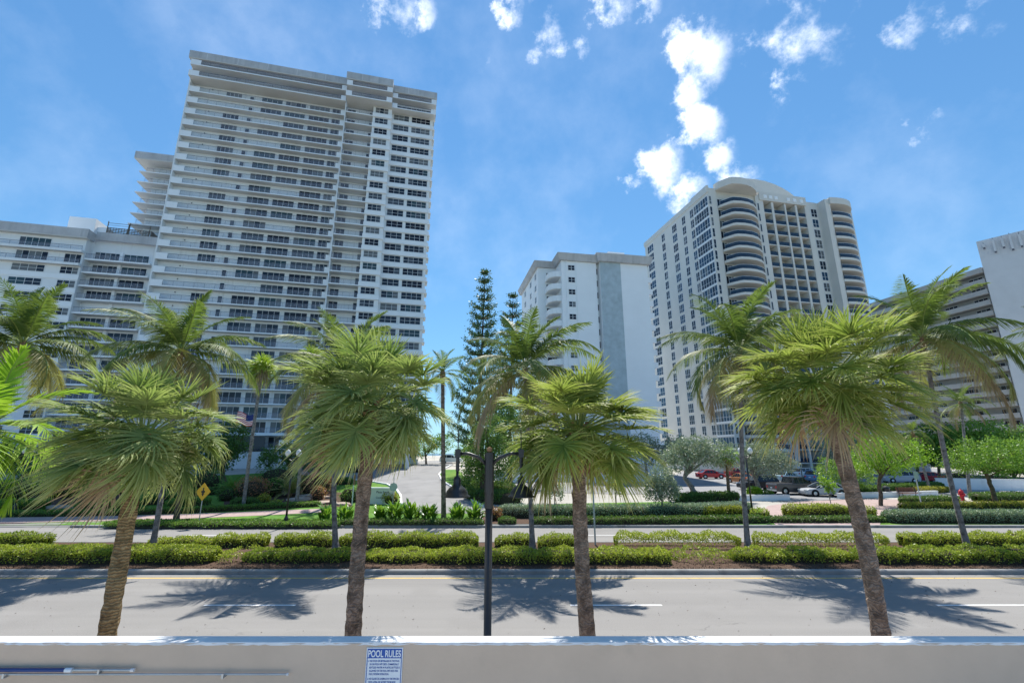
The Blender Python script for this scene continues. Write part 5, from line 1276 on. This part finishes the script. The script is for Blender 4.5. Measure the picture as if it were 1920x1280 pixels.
# broad leaved plants beside the driveway
def ginger(label, px, py, seed, hgt=1.5, n=16):
    g = gnd(px, py); rg = np.random.default_rng(seed); root = empty('broad_leaf_plant', g); tag(root, label, 'plant', 'broad leaved plants beside the driveway')
    for s in range(n):
        a = rg.uniform(0, 6.28); rr = rg.uniform(0, .5); b = np.array([rr * math.cos(a), rr * math.sin(a), 0]); nl = 7
        az = a + rg.normal(0, .8, nl) ; el = rg.uniform(.55, 1.35, nl); hh = hgt * rg.uniform(.55, 1)
        base = np.repeat(b[None], nl, 0) + np.column_stack([np.zeros(nl), np.zeros(nl), hh * rg.uniform(.05, .62, nl)])
        d = np.column_stack([np.cos(az) * np.cos(el), np.sin(az) * np.cos(el), np.sin(el)]); w = np.column_stack([-np.sin(az), np.cos(az), np.zeros(nl)])
        V, F, T = blades(base, d, w, np.full(nl, hh * .62), .075, np.tile([0, 0, -.25], (nl, 1)), (0, .3, .65, 1), (.25, 1, .85, .05))
        tv, tf = tube_np([b, b + [0, 0, hh * .7]], [.02, .012], 4)
        link('stalk', np_mesh('stalk', np.vstack([V, tv]), np.vstack([F, np.array(tf) + len(V)]), [M['ginger'], M['petiole']], mi=[0] * len(F) + [1] * len(tf), rnd=rg.uniform(0, .6, len(F) + len(tf))), root)
gl = ['leafy clump at the left end of the broad leaved row', 'broad leaved clump left of the dark sabal trunk', 'broad leaved clump just right of the dark sabal trunk', 'bright broad leaved clump below the entrance sign', 'tall broad leaved clump in the middle of the row', 'tall broad leaved clump left of the knobbly palm', 'broad leaved clump right of the knobbly palm', 'broad leaved clump at the right end beside the black lamp']
for k, px in enumerate((612, 645, 712, 740, 772, 806, 856, 890)):
    ginger(gl[k], px, 979, 500 + k, 1.7 if k > 2 else 1.45, 18)
# ---- broad-leaved trees
wb('bent silver buttonwood leaning left in front of the red car', 1312, 938, [(1285, 852, 45, 26), (1335, 848, 38, 24), (1300, 838, 40, 20), (1255, 868, 22, 22)], 'silvertree', .20, 9000, 601, [(1296, 912), (1284, 896), (1292, 868)], r=.26, tm='greybark', name='buttonwood_tree')
wb('silver leaved bush tree at the left edge of the car park', 1242, 968, [(1240, 905, 26, 30), (1225, 915, 18, 22), (1258, 915, 16, 22)], 'silvertree', .14, 5200, 602, r=.07, tm='greybark', name='silver_bush')
wb('silver buttonwood over the dark estate car', 1430, 932, [(1428, 862, 40, 28), (1462, 868, 28, 22), (1405, 855, 26, 24)], 'silvertree', .20, 7000, 603, [(1420, 905), (1408, 880)], r=.24, tm='greybark', name='buttonwood_tree')
wb('bright lime green tree in front of the parked cars on the right', 1652, 948, [(1660, 842, 52, 30), (1625, 858, 34, 26), (1705, 850, 38, 24), (1655, 872, 50, 18)], 'limetree', .17, 8500, 604, [(1648, 905), (1652, 880)], r=.16, name='lime_tree')
wb('darker green tree left of the bright lime one', 1600, 930, [(1590, 885, 34, 24), (1560, 880, 26, 22), (1612, 895, 26, 18)], 'midtree', .18, 5200, 605, r=.14, tm='greybark')
wb('thin young tree beside the rightmost sabal trunk', 1556, 966, [(1548, 905, 12, 14), (1560, 915, 10, 10)], 'limetree', .13, 900, 606, [(1558, 945), (1552, 920)], r=.035, name='sapling', tm='greybark')
wb('spreading green tree right of the hydrant', 1872, 952, [(1850, 848, 60, 28), (1810, 862, 40, 24), (1895, 850, 48, 28), (1930, 865, 40, 24), (1850, 872, 50, 14)], 'midtree', .17, 10500, 607, [(1856, 905), (1845, 880)], r=.17, name='spreading_tree')
wb('grey green bushy tree behind the leaning sabal trunk', 1595, 905, [(1590, 830, 46, 34), (1560, 838, 34, 28), (1625, 842, 30, 24)], 'silvertree', .26, 7000, 608, r=.24, tm='greybark', name='olive_tree')
for k, (px, py, rx, rz_) in enumerate(((1760, 830, 40, 34), (1810, 822, 44, 32), (1870, 828, 50, 36), (1930, 835, 46, 36), (1720, 838, 34, 26), (1900, 860, 46, 26))):
    wb(['sea grape mass behind the leaning coconut trunk', 'sea grape mass behind the hydrant palm', 'broad sea grape mass right of the hydrant', 'sea grape mass at the right edge', 'sea grape mass left of the leaning coconut trunk', 'lower sea grape bush over the right wall'][k], px, 895, [(px, py, rx, rz_), (px - rx * .4, py + 14, rx * .7, rz_ * .7), (px + rx * .4, py + 10, rx * .7, rz_ * .7)], 'seagrape', .34, 6500, 620 + k, r=.22, name='sea_grape', group='sea grapes behind the right wall', asp=.8)
for k, (px, py, lb) in enumerate(((1790, 785, 'pale green shrub bank below the deck block, left'), (1850, 782, 'pale green shrub bank below the deck block, middle'), (1910, 790, 'pale green shrub bank below the deck block, right'))):
    wb(lb, px, 868, [(px, py, 36, 16), (px, py + 20, 36, 22)], 'silvertree', .4, 3000, 640 + k, r=.2, name='shrub_bank')
wb('dark shade tree right of the driveway behind the lamp', 905, 935, [(905, 850, 34, 46), (890, 880, 24, 30), (935, 860, 32, 44), (920, 810, 30, 34)], 'darktree', .22, 9000, 650, r=.3, name='shade_tree')
wb('second dark shade tree behind the black lamp post', 955, 915, [(960, 820, 36, 50), (940, 780, 30, 40), (985, 850, 28, 34)], 'darktree', .26, 7500, 651, r=.3, name='shade_tree')
wb('young tree with sparse leaves behind the middle silvery hedge', 1040, 965, [(1040, 915, 20, 20), (1030, 900, 14, 14)], 'silvertree', .13, 1700, 652, r=.05, name='sapling', tm='greybark')
wb('thin tree behind the scarred sabal trunk', 1155, 962, [(1155, 900, 20, 26), (1168, 885, 16, 20)], 'cocoold', .14, 1800, 653, r=.05, name='sapling')
wb('olive bush in front of the white corner block', 1215, 905, [(1205, 838, 30, 24), (1235, 850, 28, 22), (1270, 832, 22, 14)], 'silvertree', .3, 5000, 654, r=.2, name='olive_tree', tm='greybark')
wb('dark tree behind the flag at the foot of the tower', 420, 905, [(415, 850, 36, 30), (440, 820, 30, 34), (390, 860, 30, 26)], 'darktree', .28, 7000, 655, r=.3, name='shade_tree')
wb('dark tree in the back of the left garden', 60, 915, [(55, 860, 44, 30), (10, 850, 40, 34), (100, 870, 36, 26)], 'darktree', .26, 7000, 656, r=.3, name='shade_tree')
wb('dark tree behind the leftmost sabal crown', 200, 915, [(190, 860, 50, 32), (250, 865, 40, 28), (140, 870, 40, 26)], 'darktree', .26, 7500, 657, r=.3, name='shade_tree')
wb('dark tree beside the entrance canopy', 545, 895, [(540, 850, 30, 26), (600, 858, 34, 24), (500, 860, 20, 20)], 'darktree', .28, 5500, 658, r=.26, name='shade_tree')
wb('green tree behind the knobbly palm', 800, 870, [(795, 835, 28, 20), (830, 830, 22, 18)], 'midtree', .3, 3600, 659, r=.2, name='shade_tree')
wb('sea shore tree right of the driveway head', 880, 872, [(875, 845, 20, 16), (890, 830, 16, 16)], 'seagrape', .3, 3000, 660, r=.2, name='shore_tree')
# rocks of the garden
for k, (px, py, r) in enumerate(((560, 938, .8), (585, 946, .6), (610, 944, .7), (540, 947, .55), (640, 946, .6), (120, 962, .6), (105, 953, .8), (520, 945, .5), (575, 931, .7), (605, 934, .7))):
    g = gnd(px, py); rg = np.random.default_rng(700 + k); bm = bmesh.new(); bmesh.ops.create_icosphere(bm, subdivisions=2, radius=1)
    for v in bm.verts:
        v.co *= 1 + .25 * math.sin(v.co.x * 3 + k) * math.cos(v.co.y * 4 + k * 2) + rg.normal(0, .05); v.co = Vector((v.co.x * r * 1.5, v.co.y * r * .8, v.co.z * r * .32 + r * .1))
    me = bpy.data.meshes.new('rock'); bm.to_mesh(me); bm.free(); me.materials.append(M['rock'])
    tag(link('rock', me, None, g), ['broad flat tan rock', 'small rock', 'pale stepped rock', 'low rock', 'end rock', 'flat rock', 'long rock', 'tiny rock', 'upper rock', 'upper right rock'][k] + [' in the middle of the rock garden', ' below the small orange shrub', ' right of the small orange shrub', ' beside the far lamp post', ' at the right end of the rock garden', ' in the left garden by the pavement', ' in the shade of the left garden', ' left of the far lamp post', ' at the top of the rock garden', ' under the dark copper shrub'][k], 'rock', 'garden rocks')
# ================================================================== vehicles and small things
def car(label, px, py, rz, col, kind='sedan', name='car', cat='car'):
    g = gnd(px, py, .035); root = empty(name, g, R(rz)); tag(root, label, cat)
    paint = mat('car_paint', col, .25, .6, .03, 1)
    L, W, Hh, hood, belt = {'sedan': (4.7, 1.82, 1.45, .92, .98), 'suv': (4.8, 1.92, 1.72, 1.05, 1.12), 'pickup': (5.9, 2.0, 1.9, 1.15, 1.25)}[kind]
    w2, gz = W / 2, .22
    def loft(st, m):
        n = 10; vs = []
        for x, zb, zt, hw in st:
            r = min(.10, (zt - zb) * .3)
            vs += [(x, -hw * .94, zb), (x, -hw, zb + r), (x, -hw, zt - r), (x, -hw * .95, zt - r * .25), (x, -hw * .82, zt), (x, hw * .82, zt), (x, hw * .95, zt - r * .25), (x, hw, zt - r), (x, hw, zb + r), (x, hw * .94, zb)]
        fs = [(i * n + k, i * n + (k + 1) % n, (i + 1) * n + (k + 1) % n, (i + 1) * n + k) for i in range(len(st) - 1) for k in range(n)]
        fs += [tuple(range(n)), tuple(reversed(range((len(st) - 1) * n, len(st) * n)))]
        m.add(vs, fs)
    h = L / 2
    m = MB()
    if kind == 'pickup':
        loft([(-h, .5, 1.05, w2 * .95), (-h + .1, gz + .12, belt, w2), (-h + 2.2, gz, belt, w2), (h - 1.9, gz, belt + .02, w2), (h - 1.3, gz, hood + .05, w2), (h - .3, gz, hood, w2 * .97), (h - .05, gz + .1, hood - .15, w2 * .9), (h, gz + .2, .85, w2 * .85)], m)
        cab = [(-h + 2.05, belt, belt + .05), (-h + 2.2, belt, Hh - .06), (-h + 2.6, belt, Hh), (h - 2.5, belt, Hh - .02), (h - 1.6, belt, belt + .05)]
    elif kind == 'suv':
        loft([(-h, .5, .95, w2 * .9), (-h + .12, gz, belt, w2 * .97), (-h + .8, gz, belt + .03, w2), (h - 1.6, gz, belt, w2), (h - 1.2, gz, hood, w2), (h - .35, gz, hood - .1, w2 * .96), (h - .06, gz + .05, .78, w2 * .88), (h, gz + .12, .65, w2 * .8)], m)
        cab = [(-h + .15, belt, belt + .05), (-h + .45, belt, Hh - .12), (-h + .9, belt, Hh), (h - 2.3, belt, Hh - .03), (h - 1.25, belt, belt + .04)]
    else:
        loft([(-h, .48, .9, w2 * .85), (-h + .12, gz, belt - .04, w2 * .95), (-h + .9, gz, belt, w2), (h - 1.55, gz, belt - .04, w2), (h - 1.2, gz, hood - .06, w2), (h - .4, gz, .78, w2 * .96), (h - .08, gz, .66, w2 * .86), (h, gz + .08, .55, w2 * .78)], m)
        cab = [(-h + .55, belt - .03, belt), (-h + 1.25, belt - .03, Hh - .05), (-h + 1.9, belt - .03, Hh), (h - 2.2, belt - .03, Hh - .05), (h - 1.2, belt - .06, belt - .02)]
    body = m.build('body', paint, root, sm=False)
    m = MB(); n = 4; vs = []
    for x, zb, zt in cab:
        t = (zt - zb) / (Hh - zb); hw = w2 * .95; ht = w2 * (.95 - .2 * t); vs += [(x, -hw, zb), (x, -ht, zt), (x, ht, zt), (x, hw, zb)]
    m.add(vs, [(i * n + k, i * n + (k + 1) % n, (i + 1) * n + (k + 1) % n, (i + 1) * n + k) for i in range(len(cab) - 1) for k in range(n)] + [(0, 1, 2, 3)]); m.build('glasshouse', M['cglass'], root)
    m = MB(); x0, x1 = cab[1][0], cab[-2][0]; hw = w2 * .77
    m.box(x0, x1, -hw, hw, Hh - .07, Hh + .015)
    for x in np.linspace(x0 + .05, x1 - .05, 3):
        for s in (-1, 1): m.tube([(x, s * w2 * .955, belt - .03), (x, s * hw * 1.0, Hh - .04)], .045, 5)
    for s in (-1, 1): m.tube([(cab[-1][0], s * w2 * .93, belt - .02), (x1, s * hw, Hh - .03)], .05, 5); m.tube([(cab[0][0], s * w2 * .93, belt - .02), (x0, s * hw, Hh - .03)], .06, 5)
    m.build('roof', paint, root)
    if kind == 'pickup':
        m = MB(); m.box(-h + .2, -h + 2.0, -w2 * .82, w2 * .82, belt - .02, belt + .012); m.build('bed_cover', M['tyre'], root)
    wr = .40 if kind == 'pickup' else .34
    for x in (-h + .95, h - .95):
        for s in (-1, 1):
            wh = MB(); wh.lathe([(wr * .62, -.11), (wr * .95, -.11), (wr, -.06), (wr, .06), (wr * .95, .11), (wr * .62, .11)], 20, axis='y'); o = wh.build('wheel', M['tyre'], root, loc=(x, s * (w2 - .10), wr))
            q = MB(); q.lathe([(.01, s * .105), (wr * .25, s * .125), (wr * .62, s * .10), (wr * .64, s * .09)], 14, axis='y'); q.build('rim', M['rim'], o)
            q = MB(); q.lathe([(.01, s * .005), (wr + .07, s * .005)], 20, (x, s * w2 * 1.0, wr), 'y'); q.build('wheel_arch', M['tyre'], body)
    for s in (-1, 1):
        m = MB(); m.box(h - .16, h + .005, s * w2 * .66 - .16, s * w2 * .66 + .16, .58 if kind == 'sedan' else .72, .72 if kind == 'sedan' else .9); m.build('headlight', M['lampglass'], root)
        m = MB(); m.box(-h - .01, -h + .12, s * w2 * .74 - .12, s * w2 * .74 + .12, .72, .95); m.build('tail_light', M['redpaint'], root)
        m = MB(); m.box(h - 1.75, h - 1.6, s * (w2 + .02) - .09, s * (w2 + .02) + .09, belt, belt + .14); m.build('mirror', paint, root)
    m = MB(); m.box(-h - .03, -h + .1, -w2 * .8, w2 * .8, .38, .56); m.box(h - .1, h + .02, -w2 * .7, w2 * .7, .3, .46); m.build('bumper', M['rim'] if kind == 'pickup' else paint, root)
    m = MB(); m.box(-h - .035, -h - .028, -.16, .16, .66, .8); m.build('number_plate', M['signwhite'], root)
RED, GREY, BLK, SIL, WHT, BLU = (.48, .012, .015), (.085, .08, .082), (.02, .021, .025), (.42, .44, .47), (.75, .76, .76), (.10, .22, .38)
car('red saloon car parked beyond the bent silver tree', 1333, 897, 4, RED)
car('dark estate car behind the planter shrubs', 1422, 918, 182, BLK, 'suv')
car('grey pickup truck parked in the car park', 1492, 926, 8, GREY, 'pickup', 'pickup_truck', 'pickup')
car('silver saloon car parked in front of the grey pickup', 1545, 930, 178, SIL)
car('pale blue car in the row behind the grey pickup', 1478, 902, 25, (.35, .5, .56), 'sedan')
car('white car in the row behind the pickup, nearest the fence', 1512, 896, 20, WHT, 'suv')
car('blue and white car at the right end of the rear row', 1538, 903, 25, BLU, 'suv')
car('silver car under the bright lime tree', 1688, 905, 170, SIL, 'suv')
car('red car behind the red bench and hedge', 1735, 903, 172, (.40, .015, .03))
car('red car glimpsed behind the small fan palm', 1384, 893, 10, (.40, .015, .03))
car('pale orange car nose behind the globe lamp post', 1390, 906, 95, (.55, .22, .08))
car('white car parked at the head of the driveway', 846, 868, 2, WHT, 'suv')
car('dark car under the entrance canopy', 670, 884, 80, BLK, 'suv')
def hydrant():
    g = gnd(1805, 938); root = empty('fire_hydrant', g); tag(root, 'red fire hydrant on the verge between the hedges', 'hydrant')
    k = 1.35
    m = MB(); m.lathe([(.19 * k, 0), (.19 * k, .05 * k), (.13 * k, .07 * k), (.12 * k, .52 * k), (.16 * k, .54 * k), (.16 * k, .6 * k)], 16); m.build('barrel', M['hydrant'], root, sm=False)
    m = MB(); m.lathe([(.155 * k, .6 * k), (.14 * k, .7 * k), (.07 * k, .78 * k), (.035 * k, .8 * k), (.035 * k, .86 * k), (.001, .86 * k)], 16); m.build('bonnet', M['hydrant'], root)
    for s in (-1, 1): m = MB(); m.tube([(s * .1 * k, 0, .46 * k), (s * .23 * k, 0, .46 * k)], .06 * k, 10); m.build('outlet', M['hydrant'], root)
    m = MB(); m.tube([(0, -.1 * k, .42 * k), (0, -.24 * k, .42 * k)], .085 * k, 12); m.build('pumper_outlet', M['hydrant'], root)
hydrant()
def bench():
    g = gnd(1706, 932); root = empty('park_bench', g); tag(root, 'reddish slatted bench in front of the planter wall on the right', 'bench')
    for s in range(5): m = MB(); m.box(-1.1, 1.1, -.28 + s * .11, -.2 + s * .11, .45, .49); m.build('seat_slat', M['woodred'], root)
    for s in range(4): m = MB(); m.box(-1.1, 1.1, .26 + s * .03, .29 + s * .03, .56 + s * .12, .65 + s * .12); m.build('back_slat', M['woodred'], root)
    for x in (-.9, .9):
        m = MB(); m.tube([(x, -.25, 0), (x, -.22, .44), (x, .2, .44), (x, .36, 1.05)], .035, 6); m.tube([(x, .3, 0), (x, .22, .44)], .035, 6); m.build('leg', M['black'], root)
bench()
g = gnd(1664, 931); root = empty('litter_bin', g); tag(root, 'black litter bin left of the red bench', 'bin')
m = MB(); m.lathe([(.26, 0), (.3, .08), (.33, .85), (.36, .9)], 14); m.build('bin_body', M['black'], root); m = MB(); m.lathe([(.36, .9), (.3, 1.05), (.12, 1.12), (.001, 1.12)], 14); m.build('lid', M['black'], root)
# covered mower and person near the planter
g = gnd(1594, 922); root = empty('covered_heap', g); tag(root, 'low heap under a bright blue cover behind the planter wall', 'cover')
rg = np.random.default_rng(9); bm = bmesh.new(); bmesh.ops.create_icosphere(bm, subdivisions=3, radius=1)
for v in bm.verts: v.co = Vector((v.co.x * .8, v.co.y * .5, max(0, v.co.z) * .75 * (1 + .3 * math.sin(v.co.x * 4)))) * (1 + .12 * math.sin(v.co.x * 9 + v.co.y * 7))
me = bpy.data.meshes.new('sheet'); bm.to_mesh(me); bm.free(); me.materials.append(M['blue_cloth']); link('sheet', me, root)
g = gnd(1607, 922); root = empty('parasol', g); tag(root, 'small folded dark red umbrella beside the blue cover', 'umbrella')
m = MB(); m.tube([(0, 0, 0), (0, 0, 1.75)], .025, 6); m.build('pole', M['steel'], root)
m = MB(); m.lathe([(.05, .55), (.2, .75), (.16, 1.2), (.03, 1.7)], 8); m.build('canopy', mat('dark_red_cloth', (.25, .02, .03), .8), root)
for k, (px, py) in enumerate(((1508, 921), (1681, 918))):
    g = gnd(px, py); root = empty('slim_lamp_post', g); tag(root, ['slim black post rising behind the grey pickup', 'slim black post between the lime tree and the hedge'][k], 'post', 'slim car park posts')
    m = MB(); m.tube([(0, 0, 0), (0, 0, 3.4)], [.06, .045], 8); m.build('post', M['black'], root); m = MB(); m.lathe([(.09, 3.4), (.12, 3.5), (.05, 3.62), (.001, 3.65)], 10); m.build('cap', M['black'], root)
pk = structure(empty('parking_lines', gnd(1850, 922)))
for k, (a, b) in enumerate((((1798, 918), (1832, 919)), ((1858, 920), (1882, 921)), ((1906, 921.5), (1930, 922)))):
    A, B = gnd(*a), gnd(*b); m = MB(); o = pk.location
    for z in (0,): m.quad(*(Vector(q) - o for q in ((A.x, A.y - .25, A.z + .06), (B.x, B.y - .25, B.z + .06), (B.x, B.y + .25, B.z + .06), (A.x, A.y + .25, A.z + .06))))
    m.build('bay_line', M['linewhite'], pk)
